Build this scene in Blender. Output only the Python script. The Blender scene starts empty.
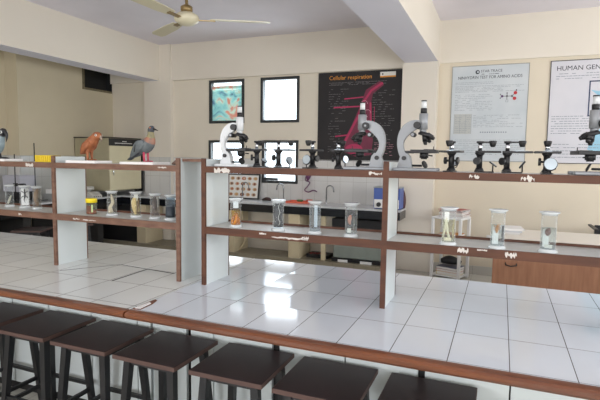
import bpy, bmesh, math, random
from mathutils import Vector, Matrix
random.seed(7)
PI = math.pi
scene = bpy.context.scene
COL = scene.collection

# ------------------------------------------------------------------ camera
F_PX, YAW, PITCH, ROLL = 488.4, 0.38976, 0.08838, 0.01438
fw = Vector((-math.sin(YAW)*math.cos(PITCH), math.cos(YAW)*math.cos(PITCH), -math.sin(PITCH)))
rt = Vector((math.cos(YAW), math.sin(YAW), 0.0))
up = rt.cross(fw)
rt, up = math.cos(ROLL)*rt + math.sin(ROLL)*up, -math.sin(ROLL)*rt + math.cos(ROLL)*up
cam_data = bpy.data.cameras.new('camera')
cam_data.sensor_width = 36.0
cam_data.sensor_fit = 'HORIZONTAL'
cam_data.lens = F_PX/600.0*36.0
cam_data.clip_start = 0.05
cam = bpy.data.objects.new('camera', cam_data)
COL.objects.link(cam)
M = Matrix((rt, up, -fw)).transposed().to_4x4()
M.translation = Vector((0, 0, 1.55))
cam.matrix_world = M
scene.camera = cam

# ------------------------------------------------------------------ world, lights, exposure
world = bpy.data.worlds.new('sky')
scene.world = world
world.use_nodes = True
bg = world.node_tree.nodes['Background']
bg.inputs[0].default_value = (0.90, 0.95, 1.0, 1)
bg.inputs[1].default_value = 3.2

def area(name, loc, target, sx, sy, power, color):
    d = bpy.data.lights.new(name, 'AREA')
    d.shape = 'RECTANGLE'
    d.size, d.size_y, d.energy, d.color = sx, sy, power, color
    o = bpy.data.objects.new(name, d)
    COL.objects.link(o)
    o.location = loc
    o.rotation_euler = (Vector(target)-Vector(loc)).to_track_quat('-Z', 'Y').to_euler()
    return o
# daylight through the two windows of the right wall and the two of the rear wall
area('daylight_right_window', (3.94, 1.2, 1.85), (0, 1.2, 1.5), 2.2, 1.3, 52, (0.93, 0.96, 1.0))
area('daylight_right_window', (3.94, 4.9, 1.85), (0, 4.9, 1.5), 2.2, 1.3, 48, (0.93, 0.96, 1.0))
area('daylight_rear_window', (-3.2, -2.94, 1.85), (-3.2, 0, 1.7), 2.2, 1.3, 76, (0.97, 0.97, 1.0))
area('daylight_rear_window', (1.3, -2.94, 1.85), (1.3, 0, 1.7), 2.2, 1.3, 76, (0.97, 0.97, 1.0))
# daylight entering by the small windows of the back wall
for wx, wz in ((-3.2, 2.42), (-4.17, 2.42), (-3.2, 1.47), (-4.17, 1.47)):
    area('daylight_back_window', (wx, 7.0, wz), (wx, 0, wz-2.0), 0.56, 0.58, 4.0 if wx > -4 else 2.5, (0.92, 0.96, 1.0))

scene.cycles.transparent_max_bounces = 20
scene.view_settings.view_transform = 'Standard'
scene.view_settings.look = 'None'
scene.view_settings.gamma = 1.0
scene.view_settings.use_curve_mapping = False
scene.view_settings.exposure = 0.27

# ------------------------------------------------------------------ materials
MATS = {}
def srgb(c):
    def f(v):
        v /= 255.0
        return v/12.92 if v <= 0.04045 else ((v+0.055)/1.055)**2.4
    return (f(c[0]), f(c[1]), f(c[2]), 1)
def mat(name, rgb, rough=0.5, metal=0.0, var=0.0, scale=4.0, bump=0.0, bscale=40.0, coat=0.0, spec=None, stretch=None, rgb2=None):
    if name in MATS: return MATS[name]
    m = bpy.data.materials.new(name)
    m.use_nodes = True
    nt = m.node_tree
    b = nt.nodes['Principled BSDF']
    c = srgb(rgb)
    b.inputs['Base Color'].default_value = c
    b.inputs['Roughness'].default_value = rough
    b.inputs['Metallic'].default_value = metal
    if coat: b.inputs['Coat Weight'].default_value = coat
    if spec is not None: b.inputs['Specular IOR Level'].default_value = spec
    if var or bump or rgb2:
        tc = nt.nodes.new('ShaderNodeTexCoord')
        mp = nt.nodes.new('ShaderNodeMapping')
        if stretch: mp.inputs['Scale'].default_value = stretch
        nt.links.new(tc.outputs['Object'], mp.inputs['Vector'])
    if var or rgb2:
        n = nt.nodes.new('ShaderNodeTexNoise')
        n.inputs['Scale'].default_value = scale
        n.inputs['Detail'].default_value = 5
        nt.links.new(mp.outputs[0], n.inputs['Vector'])
        r = nt.nodes.new('ShaderNodeValToRGB')
        r.color_ramp.elements[0].position = 0.3
        r.color_ramp.elements[1].position = 0.7
        lo = srgb(rgb2) if rgb2 else tuple(v*(1-var) for v in c[:3])+(1,)
        hi = c if rgb2 else tuple(min(1, v*(1+var)) for v in c[:3])+(1,)
        r.color_ramp.elements[0].color = lo
        r.color_ramp.elements[1].color = hi
        nt.links.new(n.outputs[0], r.inputs[0])
        nt.links.new(r.outputs[0], b.inputs['Base Color'])
    if bump:
        n2 = nt.nodes.new('ShaderNodeTexNoise')
        n2.inputs['Scale'].default_value = bscale
        nt.links.new(mp.outputs[0], n2.inputs['Vector'])
        bp = nt.nodes.new('ShaderNodeBump')
        bp.inputs['Strength'].default_value = bump
        bp.inputs['Distance'].default_value = 0.01
        nt.links.new(n2.outputs[0], bp.inputs['Height'])
        nt.links.new(bp.outputs[0], b.inputs['Normal'])
    MATS[name] = m
    return m

def tile_mat(name, rgb, grout, w, h, ox=0.0, oy=0.0, axes='XY', rough=0.1, wave=0.0, gw=0.0016, rgb2=None, coat=0.0, tilt=0.0):
    m = bpy.data.materials.new(name)
    m.use_nodes = True
    nt = m.node_tree
    N = nt.nodes.new
    L = nt.links.new
    b = nt.nodes['Principled BSDF']
    tc = N('ShaderNodeTexCoord')
    sep = N('ShaderNodeSeparateXYZ')
    L(tc.outputs['Object'], sep.inputs[0])
    cmb = N('ShaderNodeCombineXYZ')
    def shift(out, o):
        a = N('ShaderNodeMath'); a.operation = 'SUBTRACT'; a.inputs[1].default_value = o
        L(out, a.inputs[0]); return a.outputs[0]
    L(shift(sep.outputs['XYZ'.index(axes[0])], ox-50*w), cmb.inputs[0])
    L(shift(sep.outputs['XYZ'.index(axes[1])], oy-50*h), cmb.inputs[1])
    br = N('ShaderNodeTexBrick')
    br.offset = 0.0
    br.squash = 1.0
    br.inputs['Scale'].default_value = 1.0
    br.inputs['Mortar Size'].default_value = gw
    br.inputs['Mortar Smooth'].default_value = 0.1
    br.inputs['Brick Width'].default_value = w
    br.inputs['Row Height'].default_value = h
    br.inputs['Bias'].default_value = 0.0
    br.inputs['Color1'].default_value = srgb(rgb)
    br.inputs['Color2'].default_value = srgb(rgb2 or tuple(v-5 for v in rgb))
    br.inputs['Mortar'].default_value = srgb(grout)
    L(cmb.outputs[0], br.inputs['Vector'])
    n = N('ShaderNodeTexNoise'); n.inputs['Scale'].default_value = 3.0; n.inputs['Detail'].default_value = 6
    L(cmb.outputs[0], n.inputs['Vector'])
    rr = N('ShaderNodeMapRange'); rr.inputs['From Min'].default_value = 0.35; rr.inputs['From Max'].default_value = 0.7
    rr.inputs['To Min'].default_value = 0.0; rr.inputs['To Max'].default_value = 0.18
    L(n.outputs[0], rr.inputs['Value'])
    mx = N('ShaderNodeMixRGB'); mx.blend_type = 'MULTIPLY'
    mx.inputs['Color2'].default_value = (0.78, 0.78, 0.76, 1)
    L(rr.outputs[0], mx.inputs['Fac']); L(br.outputs['Color'], mx.inputs['Color1'])
    L(mx.outputs[0], b.inputs['Base Color'])
    r2 = N('ShaderNodeMapRange')
    r2.inputs['To Min'].default_value = rough; r2.inputs['To Max'].default_value = 0.8
    L(br.outputs['Fac'], r2.inputs['Value']); L(r2.outputs[0], b.inputs['Roughness'])
    if tilt:
        fl = []
        for k, sz in ((0, w), (1, h)):
            sp = N('ShaderNodeSeparateXYZ'); L(cmb.outputs[0], sp.inputs[0])
            dv = N('ShaderNodeMath'); dv.operation = 'DIVIDE'; dv.inputs[1].default_value = sz; L(sp.outputs[k], dv.inputs[0])
            fo = N('ShaderNodeMath'); fo.operation = 'FLOOR'; L(dv.outputs[0], fo.inputs[0]); fl.append(fo)
        cc = N('ShaderNodeCombineXYZ'); L(fl[0].outputs[0], cc.inputs[0]); L(fl[1].outputs[0], cc.inputs[1])
        wn = N('ShaderNodeTexWhiteNoise'); L(cc.outputs[0], wn.inputs['Vector'])
        sb = N('ShaderNodeVectorMath'); sb.operation = 'SUBTRACT'; sb.inputs[1].default_value = (0.5, 0.5, 0.5); L(wn.outputs['Color'], sb.inputs[0])
        sc_ = N('ShaderNodeVectorMath'); sc_.operation = 'SCALE'; sc_.inputs['Scale'].default_value = tilt; L(sb.outputs[0], sc_.inputs[0])
        ge = N('ShaderNodeNewGeometry')
        av = N('ShaderNodeVectorMath'); av.operation = 'ADD'; L(ge.outputs['Normal'], av.inputs[0]); L(sc_.outputs[0], av.inputs[1])
        nn = N('ShaderNodeVectorMath'); nn.operation = 'NORMALIZE'; L(av.outputs[0], nn.inputs[0])
    if wave:
        n2 = N('ShaderNodeTexNoise'); n2.inputs['Scale'].default_value = 2.6; n2.inputs['Detail'].default_value = 1
        L(cmb.outputs[0], n2.inputs['Vector'])
        bp = N('ShaderNodeBump'); bp.inputs['Strength'].default_value = wave; bp.inputs['Distance'].default_value = 0.02
        L(n2.outputs[0], bp.inputs['Height']); L(bp.outputs[0], b.inputs['Normal'])
        if tilt: L(nn.outputs[0], bp.inputs['Normal'])
    MATS[name] = m
    return m

def clear_mat(name, rgb, opacity, rough=0.05, edge=0.0):
    """thin clear plastic, glass or liquid: tinted see-through with some gloss"""
    m = bpy.data.materials.new(name)
    m.use_nodes = True
    nt = m.node_tree
    b = nt.nodes['Principled BSDF']
    b.inputs['Base Color'].default_value = srgb(rgb)
    b.inputs['Roughness'].default_value = rough
    tr = nt.nodes.new('ShaderNodeBsdfTransparent')
    tr.inputs[0].default_value = srgb(rgb)
    mx = nt.nodes.new('ShaderNodeMixShader')
    lw = nt.nodes.new('ShaderNodeLayerWeight'); lw.inputs['Blend'].default_value = 0.35
    pw = nt.nodes.new('ShaderNodeMath'); pw.operation = 'POWER'; pw.inputs[1].default_value = 3.0
    nt.links.new(lw.outputs['Facing'], pw.inputs[0])
    ma = nt.nodes.new('ShaderNodeMath'); ma.operation = 'MULTIPLY_ADD'; ma.inputs[1].default_value = edge; ma.inputs[2].default_value = opacity
    nt.links.new(pw.outputs[0], ma.inputs[0]); nt.links.new(ma.outputs[0], mx.inputs[0])
    nt.links.new(tr.outputs[0], mx.inputs[1]); nt.links.new(b.outputs[0], mx.inputs[2])
    nt.links.new(mx.outputs[0], nt.nodes['Material Output'].inputs[0])
    MATS[name] = m
    return m

CREAM = (226, 217, 200)
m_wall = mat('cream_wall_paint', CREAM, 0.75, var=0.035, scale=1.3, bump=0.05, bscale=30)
m_wall_y = mat('cream_wall_paint_warm_lit', (220, 209, 188), 0.75, var=0.03, scale=1.5, bump=0.05, bscale=30)  # same cream paint, with the right wall's warm light put into the colour
m_wall_l = mat('cream_wall_paint_shaded', (205, 194, 168), 0.8, var=0.05, scale=1.2, bump=0.05, bscale=30)  # cream paint darkened: shade of the left recess put into the colour
m_ceil = mat('pale_grey_ceiling_paint', (232, 227, 234), 0.85, var=0.06, scale=0.9)
m_beam = mat('cream_beam_paint', (228, 220, 206), 0.75, var=0.03, scale=1.0)
m_soffit = mat('lilac_white_beam_paint', (230, 229, 240), 0.8, var=0.02, scale=1.0)
m_floor = tile_mat('floor_tiles', (205, 203, 192), (130, 125, 115), 0.3, 0.3, 0, 0, 'XY', 0.2)
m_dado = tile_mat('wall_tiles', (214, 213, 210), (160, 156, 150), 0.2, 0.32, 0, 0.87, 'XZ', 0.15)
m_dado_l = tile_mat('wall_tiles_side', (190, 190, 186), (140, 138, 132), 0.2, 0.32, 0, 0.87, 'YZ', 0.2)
m_bench = tile_mat('bench_tiles', (214, 220, 227), (70, 66, 62), 0.2, 0.306, 0.0565, 1.7066, 'XY', 0.09, wave=0.035, tilt=0.04)
m_bench_l = tile_mat('bench_tiles_left', (228, 231, 229), (72, 66, 60), 0.22, 0.306, -1.755, 1.745, 'XY', 0.13, wave=0.07, gw=0.002, tilt=0.035)
m_skirt = tile_mat('skirting_tiles', (200, 197, 188), (140, 136, 126), 0.3, 0.3, 0, 0, 'XZ', 0.3)
m_plinth = tile_mat('plinth_tiles', (150, 142, 122), (105, 98, 84), 0.3, 0.3, 0, 0, 'XY', 0.35)
m_nosing = mat('varnished_brown_wood', (124, 70, 38), 0.3, rgb2=(86, 46, 26), scale=6, stretch=(0.5, 6, 6), coat=0.4)
m_edge = mat('brown_wood_edging', (94, 54, 31), 0.6, rgb2=(72, 39, 21), scale=5, stretch=(1, 5, 5))
m_edge_l = mat('worn_brown_wood_edging', (124, 92, 74), 0.6, rgb2=(96, 66, 52), scale=7, stretch=(1.5, 6, 6))
m_lam = mat('white_laminate', (207, 214, 214), 0.35, var=0.03, scale=3)
m_shelf = mat('dusty_white_laminate', (198, 198, 194), 0.4, var=0.08, scale=5)
m_chip = mat('bare_white_chip', (206, 200, 192), 0.7, var=0.06, scale=30)
m_gap = mat('black_gap', (22, 22, 24), 0.7)
m_stool = mat('dark_brown_laminate', (48, 31, 31), 0.45, var=0.1, scale=8, spec=0.3)
m_stool_edge = mat('brown_laminate_edge', (84, 62, 56), 0.5)
m_black_metal = mat('black_painted_steel', (22, 23, 26), 0.4)
m_rod = mat('dark_steel_rod', (60, 60, 60), 0.4, 0.6)
m_granite = mat('black_granite', (20, 22, 27), 0.2, var=0.12, scale=60)
m_granite_top = mat('grey_granite_top', (192, 194, 195), 0.15, var=0.1, scale=50)
m_pier = mat('beige_painted_pier', (206, 192, 160), 0.7, var=0.05, scale=5)
m_dark = mat('under_counter_shade', (46, 44, 42), 0.8)  # under-counter shadow put into the colour of boards and piers
m_frame = mat('black_window_frame', (44, 48, 50), 0.4)
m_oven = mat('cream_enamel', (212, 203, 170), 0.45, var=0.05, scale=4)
m_oven_side = mat('cream_enamel_shaded', (170, 162, 134), 0.5, var=0.06, scale=4)  # darker copy of the enamel, with the side face's shade painted in
m_black = mat('matt_black_plastic', (24, 24, 26), 0.45)
m_chrome = mat('chrome', (215, 218, 222), 0.12, 1.0)
m_silver = mat('silver_grey_enamel', (140, 143, 146), 0.38, 0.2, var=0.04, scale=10)
m_white_enamel = mat('white_enamel', (206, 209, 210), 0.3)
m_white = mat('white_plastic', (236, 236, 234), 0.4)
m_paper = mat('white_paper', (235, 233, 228), 0.8)
m_mirror = mat('pale_mirror_glass', (176, 188, 196), 0.15, 0.35)
m_ceramic = mat('white_glazed_tile', (238, 236, 234), 0.2)
m_glass = clear_mat('clear_jar_plastic', (252, 253, 253), 0.035, 0.05, 0.6)
m_lid = clear_mat('milky_lid_plastic', (236, 240, 241), 0.62, 0.2)
m_pane = clear_mat('window_glass', (246, 250, 252), 0.04, 0.02)
m_fan = mat('ivory_fan_enamel', (214, 206, 178), 0.35)
m_fan2 = mat('dull_gold_trim', (150, 128, 86), 0.35, 0.5)
m_wood = mat('reddish_desk_veneer', (158, 112, 84), 0.5, rgb2=(138, 94, 68), scale=5, stretch=(6, 6, 0.6))
m_blue = mat('blue_enamel', (62, 92, 168), 0.35)
m_red = mat('coral_plastic', (226, 104, 76), 0.4)
m_purple = mat('purple_rubber', (104, 62, 96), 0.5)
m_yellow = mat('yellow_plastic', (228, 198, 34), 0.4)
m_yellow_cap = mat('bright_yellow_cap', (240, 214, 20), 0.4)

# ------------------------------------------------------------------ mesh helpers
def T(loc=(0, 0, 0), rx=0, ry=0, rz=0):
    return Matrix.Translation(Vector(loc)) @ Matrix.Rotation(rz, 4, 'Z') @ Matrix.Rotation(ry, 4, 'Y') @ Matrix.Rotation(rx, 4, 'X')
I4 = Matrix.Identity(4)

class MB:
    def __init__(self):
        self.v = []; self.f = []; self.mi = []; self.sm = []; self.mats = []
    def slot(self, m):
        if m not in self.mats: self.mats.append(m)
        return self.mats.index(m)
    def add(self, vs, fs, m, smooth=False, mx=None):
        o = len(self.v); s = self.slot(m)
        for p in vs:
            p = Vector(p)
            self.v.append(mx @ p if mx is not None else p)
        for f in fs:
            self.f.append([i+o for i in f]); self.mi.append(s); self.sm.append(smooth)
        return self
    def box(self, x0, x1, y0, y1, z0, z1, m, mx=None, bev=0.0):
        if bev <= 0:
            vs = [(x, y, z) for x in (x0, x1) for y in (y0, y1) for z in (z0, z1)]
            fs = [(0, 1, 3, 2), (4, 6, 7, 5), (0, 4, 5, 1), (2, 3, 7, 6), (0, 2, 6, 4), (1, 5, 7, 3)]
            return self.add(vs, fs, m, False, mx)
        bm = bmesh.new()
        bmesh.ops.create_cube(bm, size=1.0)
        for v in bm.verts:
            v.co = Vector(((x0+x1)/2+v.co.x*(x1-x0), (y0+y1)/2+v.co.y*(y1-y0), (z0+z1)/2+v.co.z*(z1-z0)))
        bmesh.ops.bevel(bm, geom=bm.edges[:], offset=bev, segments=2, affect='EDGES', profile=0.5)
        bm.verts.index_update()
        vs = [v.co.copy() for v in bm.verts]; fs = [[v.index for v in f.verts] for f in bm.faces]
        bm.free()
        return self.add(vs, fs, m, False, mx)
    def hexa(self, bot, top, m, mx=None):
        vs = list(bot)+list(top)
        fs = [(3, 2, 1, 0), (4, 5, 6, 7)]+[(i, (i+1) % 4, 4+(i+1) % 4, 4+i) for i in range(4)]
        return self.add(vs, fs, m, False, mx)
    def lathe(self, prof, m, seg=24, mx=None, smooth=True, cap=True, arc=2*PI):
        """prof: list of (r, z); material may be a list with one per band"""
        n = len(prof); o = 0
        vs = [(r*math.cos(2*PI*k/seg), r*math.sin(2*PI*k/seg), z) for (r, z) in prof for k in range(seg)]
        bands = m if isinstance(m, list) else [m]*(n-1)
        base = len(self.v)
        self.add(vs, [], bands[0], smooth, mx)
        for i in range(n-1):
            s = self.slot(bands[i])
            for k in range(seg):
                a = base+i*seg+k; b = base+i*seg+(k+1) % seg
                self.f.append([a, b, b+seg, a+seg]); self.mi.append(s); self.sm.append(smooth)
        if cap:
            for i, mm in ((0, bands[0]), (n-1, bands[-1])):
                if prof[i][0] > 1e-6:
                    ids = [base+i*seg+k for k in range(seg)]
                    if i == 0: ids.reverse()
                    self.f.append(ids); self.mi.append(self.slot(mm)); self.sm.append(False)
        return self
    def cyl(self, p0, p1, r0, m, r1=None, seg=16, smooth=True):
        p0 = Vector(p0); p1 = Vector(p1); d = p1-p0
        q = d.to_track_quat('Z', 'Y').to_matrix().to_4x4()
        return self.lathe([(r0, 0), (r1 if r1 is not None else r0, d.length)], m, seg, Matrix.Translation(p0) @ q, smooth)
    def tube(self, pts, r, m, seg=8, close=False):
        pts = [Vector(p) for p in pts]
        rs = r if isinstance(r, (list, tuple)) else [r]*len(pts)
        return self.loft([(p, rr, rr) for p, rr in zip(pts, rs)], m, seg)
    def loft(self, rings, m, seg=14, side=(0, 1, 0), smooth=True, mx=None):
        """rings: (centre, half-width along 'side', half-height across); m a material or one per ring span"""
        n = len(rings)
        bands = m if isinstance(m, list) else [m]*(n-1)
        base = len(self.v); vs = []
        prev = None
        for i, (c, a, b) in enumerate(rings):
            c = Vector(c)
            d = (Vector(rings[min(i+1, n-1)][0])-Vector(rings[max(i-1, 0)][0])).normalized()
            s = Vector(side)
            if prev is not None: s = prev
            s = s-d*s.dot(d)
            if s.length < 1e-4: s = d.orthogonal()
            s.normalize(); prev = s
            u = d.cross(s)
            for k in range(seg):
                t = 2*PI*k/seg
                vs.append(c+s*(a*math.cos(t))+u*(b*math.sin(t)))
        self.add(vs, [], bands[0], smooth, mx)
        for i in range(n-1):
            sl = self.slot(bands[i])
            for k in range(seg):
                x = base+i*seg+k; y = base+i*seg+(k+1) % seg
                self.f.append([x, y, y+seg, x+seg]); self.mi.append(sl); self.sm.append(smooth)
        for i, mm in ((0, bands[0]), (n-1, bands[-1])):
            ids = [base+i*seg+k for k in range(seg)]
            if i == 0: ids.reverse()
            self.f.append(ids); self.mi.append(self.slot(mm)); self.sm.append(smooth)
        return self
    def prism(self, poly, y0, y1, m, mx=None, axis='Y'):
        """polygon of (x, z) pairs extruded along Y (or (x, y) along Z, or (y, z) along X)"""
        n = len(poly)
        def P(p, t):
            return {'Y': (p[0], t, p[1]), 'Z': (p[0], p[1], t), 'X': (t, p[0], p[1])}[axis]
        vs = [P(p, y0) for p in poly]+[P(p, y1) for p in poly]
        fs = [list(range(n)), list(range(2*n-1, n-1, -1))]+[(i, i+n, (i+1) % n+n, (i+1) % n) for i in range(n)]
        return self.add(vs, fs, m, False, mx)
    def disc(self, c, r, th, m, normal=(0, 1, 0), seg=24):
        c = Vector(c); nrm = Vector(normal).normalized()
        return self.cyl(c-nrm*th/2, c+nrm*th/2, r, m, seg=seg)
    def build(self, name, parent=None, label=None):
        me = bpy.data.meshes.new(name)
        me.from_pydata([tuple(v) for v in self.v], [], self.f)
        for m in self.mats: me.materials.append(m)
        me.polygons.foreach_set('material_index', self.mi)
        me.polygons.foreach_set('use_smooth', self.sm)
        me.update()
        bm = bmesh.new(); bm.from_mesh(me)
        bmesh.ops.recalc_face_normals(bm, faces=bm.faces[:])
        bm.to_mesh(me); bm.free()
        o = bpy.data.objects.new(name, me)
        COL.objects.link(o)
        if parent is not None: o.parent = parent
        if label: o['label'] = label
        return o

def smooth_rings(rings, steps=4):
    """Catmull-Rom through (centre, a, b)"""
    out = []
    P = [(Vector(c), a, b) for c, a, b in rings]
    n = len(P)
    for i in range(n-1):
        p0, p1, p2, p3 = P[max(i-1, 0)], P[i], P[i+1], P[min(i+2, n-1)]
        for s in range(steps):
            t = s/steps
            def cr(a, b, c, d):
                return 0.5*((2*b)+(c-a)*t+(2*a-5*b+4*c-d)*t*t+(3*b-a-3*c+d)*t*t*t)
            out.append((cr(p0[0], p1[0], p2[0], p3[0]), max(cr(p0[1], p1[1], p2[1], p3[1]), 1e-4), max(cr(p0[2], p1[2], p2[2], p3[2]), 1e-4)))
    out.append(P[-1])
    return out

def thing(name, label, cat, loc=(0, 0, 0), rz=0.0, group=None):
    o = bpy.data.objects.new(name, None)
    o.empty_display_size = 0.05
    COL.objects.link(o)
    o.location = loc; o.rotation_euler = (0, 0, rz)
    o['label'] = label; o['category'] = cat
    if group: o['group'] = group
    return o
def tag(o, label, cat, group=None):
    o['label'] = label; o['category'] = cat
    if group: o['group'] = group
    return o
def struct(o, label=None):
    o['kind'] = 'structure'
    if label: o['label'] = label
    return o
def dup(root, loc, rz, label, group=None):
    r = root.copy(); COL.objects.link(r); r.location = loc; r.rotation_euler = (0, 0, rz)
    r['label'] = label
    if group: r['group'] = group
    for ch in list(root.children):
        c = ch.copy(); COL.objects.link(c); c.parent = r
        for g in list(ch.children):
            d = g.copy(); COL.objects.link(d); d.parent = c
    return r
def text_obj(name, s, size, loc, rot, m, parent=None, extrude=0.0006, align='LEFT', sx=1.0):
    cu = bpy.data.curves.new(name, 'FONT')
    cu.body = s; cu.size = size; cu.extrude = extrude; cu.align_x = align
    cu.resolution_u = 3
    tmp = bpy.data.objects.new(name+'_tmp', cu)
    COL.objects.link(tmp)
    dg = bpy.context.evaluated_depsgraph_get()
    me = bpy.data.meshes.new_from_object(tmp.evaluated_get(dg))
    bpy.data.objects.remove(tmp); bpy.data.curves.remove(cu)
    me.materials.clear(); me.materials.append(m)
    for v in me.vertices: v.co.x *= sx
    o = bpy.data.objects.new(name, me)
    COL.objects.link(o)
    o.location = loc; o.rotation_euler = rot
    if parent is not None: o.parent = parent
    return o

# ------------------------------------------------------------------ room shell
XL, XR, YB, YF, ZC = -6.5, 4.0, 6.92, -3.0, 3.38
def wall_y(mb, x0, x1, z0, z1, y0, y1, holes, m):
    """wall across X with rectangular holes (hx0,hx1,hz0,hz1)"""
    xs = sorted({x0, x1, *[h[0] for h in holes], *[h[1] for h in holes]})
    zs = sorted({z0, z1, *[h[2] for h in holes], *[h[3] for h in holes]})
    xs = [x for x in xs if x0 <= x <= x1]; zs = [z for z in zs if z0 <= z <= z1]
    for a, b in zip(xs, xs[1:]):
        for c, d in zip(zs, zs[1:]):
            cx, cz = (a+b)/2, (c+d)/2
            if any(h[0] < cx < h[1] and h[2] < cz < h[3] for h in holes): continue
            mb.box(a, b, y0, y1, c, d, m)
WIN = [(-4.47, -3.82, 2.07, 2.765), (-3.53, -2.875, 2.07, 2.765), (-4.48, -3.82, 1.13, 1.80), (-3.50, -2.88, 1.13, 1.80)]

struct(MB().box(-7.1, XR+0.1, YF-0.1, 7.1, -0.1, 0, m_floor).build('floor'))
struct(MB().box(-7.1, XR+0.1, YF-0.1, 7.1, ZC, ZC+0.1, m_ceil).build('ceiling'))
wb = MB()
wall_y(wb, -7.0, -1.0, 0, ZC, YB, YB+0.15, WIN, m_wall)
wb.box(-1.0, XR+0.1, YB, YB+0.15, 0, 2.82, m_wall_y)
wb.box(-1.0, XR+0.1, YB, YB+0.15, 2.82, ZC, m_wall)
struct(wb.build('wall_back'))
# cross beam over the windows, a little proud of the wall
struct(MB().box(-6.5, -0.83, YB-0.05, YB, 2.79, ZC, m_beam).box(-0.83, XR, YB-0.03, YB, 2.825, ZC, m_beam).build('trim_1'))
# left wall: near part set further left, with a return face
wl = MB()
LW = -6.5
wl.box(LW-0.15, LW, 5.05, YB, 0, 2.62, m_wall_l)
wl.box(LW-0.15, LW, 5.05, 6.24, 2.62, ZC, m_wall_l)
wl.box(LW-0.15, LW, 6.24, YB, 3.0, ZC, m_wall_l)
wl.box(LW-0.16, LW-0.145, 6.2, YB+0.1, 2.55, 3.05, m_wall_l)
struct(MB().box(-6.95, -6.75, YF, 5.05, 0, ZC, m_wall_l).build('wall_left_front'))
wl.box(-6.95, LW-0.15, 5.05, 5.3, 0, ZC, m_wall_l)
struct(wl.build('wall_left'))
wr = MB()
for a, b, c, d in ((YF, 0.1, 0, ZC), (2.3, 3.8, 0, ZC), (6.0, YB, 0, ZC), (0.1, 2.3, 0, 1.2), (0.1, 2.3, 2.5, ZC), (3.8, 6.0, 0, 1.2), (3.8, 6.0, 2.5, ZC)):
    wr.box(XR, XR+0.12, a, b, c, d, m_wall_y)
struct(wr.build('wall_right'))
wf = MB()
wall_y(wf, -6.95, XR+0.1, 0, ZC, YF-0.12, YF, [(-4.3, -2.1, 1.2, 2.5), (0.2, 2.4, 1.2, 2.5)], m_wall)
struct(wf.build('wall_front'))
# pillars and ceiling beams
struct(MB().box(-5.72, -5.18, YB-0.09, YB, 0, ZC, m_beam).build('trim_2'))
struct(MB().box(-1.30, -0.84, YB-0.17, YB, 0, ZC, m_beam).build('trim_3'))
def beam(x0, x1, zb, y1, name):
    mb = MB()
    mb.box(x0, x1, YF, y1, zb, ZC, m_beam)
    o = mb.build(name)
    o.data.materials.append(m_soffit)
    for p in o.data.polygons:
        if p.normal.z < -0.9: p.material_index = 1
    return struct(o)
beam(-5.72, -5.40, 2.79, YB-0.09, 'trim_4')
beam(-1.27, -0.84, 2.83, YB-0.17, 'trim_5')
# tiled dado
dd = MB()
wall_y(dd, -5.18, -1.30, 0.87, 1.51, YB-0.012, YB, WIN, m_dado)
dd.box(-5.72, -5.18, YB-0.102, YB-0.09, 0.87, 1.51, m_dado)
dd.box(-6.5, -5.72, YB-0.012, YB, 0.87, 1.51, m_dado)
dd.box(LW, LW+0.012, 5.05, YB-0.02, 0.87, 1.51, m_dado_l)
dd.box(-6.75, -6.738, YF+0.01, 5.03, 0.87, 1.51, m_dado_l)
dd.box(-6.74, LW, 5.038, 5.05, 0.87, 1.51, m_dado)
struct(dd.build('trim_6', label='white glazed wall tiles above the counters'))
sk = MB()
sk.box(-0.83, XR, YB-0.012, YB, 0, 0.115, m_skirt)
sk.box(-1.305, -0.835, YB-0.182, YB-0.17, 0, 0.0, m_skirt)
struct(sk.build('baseboard_back'))

# small windows of the back wall
def window(idx, h, label):
    x0, x1, z0, z1 = h
    y0, y1 = YB-0.015, YB+0.06
    f = MB()
    t = 0.045
    for a in ((x0, x0+t, z0, z1), (x1-t, x1, z0, z1), (x0+t, x1-t, z0, z0+t), (x0+t, x1-t, z1-t, z1)):
        f.box(a[0]+0.002, a[1]-0.002 if a[1] == x1 else a[1], y0, y1, a[2]+0.002, a[3]-0.002, m_frame)
    o = struct(f.build('window_%d' % idx), label)
    MB().box(x0+t, x1-t, YB+0.03, YB+0.036, z0+t, z1-t, m_pane).build('window_pane', o)
    return o
w1 = window(1, WIN[0], 'small square window with a coloured picture on its glass')
window(2, WIN[1], 'small square window, bright white, beside the dark poster')
window(3, WIN[2], 'lower small window behind the white microscope')
w4 = window(4, WIN[3], 'lower small window, bright white, above the taps')
# picture stuck on window 1: translucent colour blotches
def picture_mat():
    m = bpy.data.materials.new('painted_glass_picture'); m.use_nodes = True
    nt = m.node_tree; nt.nodes.clear()
    N = nt.nodes.new; L = nt.links.new
    out = N('ShaderNodeOutputMaterial')
    tc = N('ShaderNodeTexCoord')
    n = N('ShaderNodeTexNoise'); n.inputs['Scale'].default_value = 4.0; n.inputs['Detail'].default_value = 3.5; n.inputs['Distortion'].default_value = 1.3
    L(tc.outputs['Object'], n.inputs['Vector'])
    r = N('ShaderNodeValToRGB'); cr = r.color_ramp
    cr.elements[0].position = 0.28; cr.elements[0].color = srgb((120, 128, 170))
    cr.elements[1].position = 0.74; cr.elements[1].color = srgb((120, 190, 180))
    for p, c in ((0.40, (168, 222, 222)), (0.48, (196, 236, 232)), (0.54, (224, 238, 226)), (0.60, (240, 176, 160)), (0.66, (232, 200, 170))):
        e = cr.elements.new(p); e.color = srgb(c)
    L(n.outputs[0], r.inputs[0])
    d = N('ShaderNodeBsdfDiffuse'); t = N('ShaderNodeBsdfTranslucent'); ad = N('ShaderNodeMixShader'); ad.inputs[0].default_value = 0.22
    L(r.outputs[0], d.inputs[0]); L(r.outputs[0], t.inputs[0]); L(d.outputs[0], ad.inputs[1]); L(t.outputs[0], ad.inputs[2])
    L(ad.outputs[0], out.inputs[0])
    return m
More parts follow.
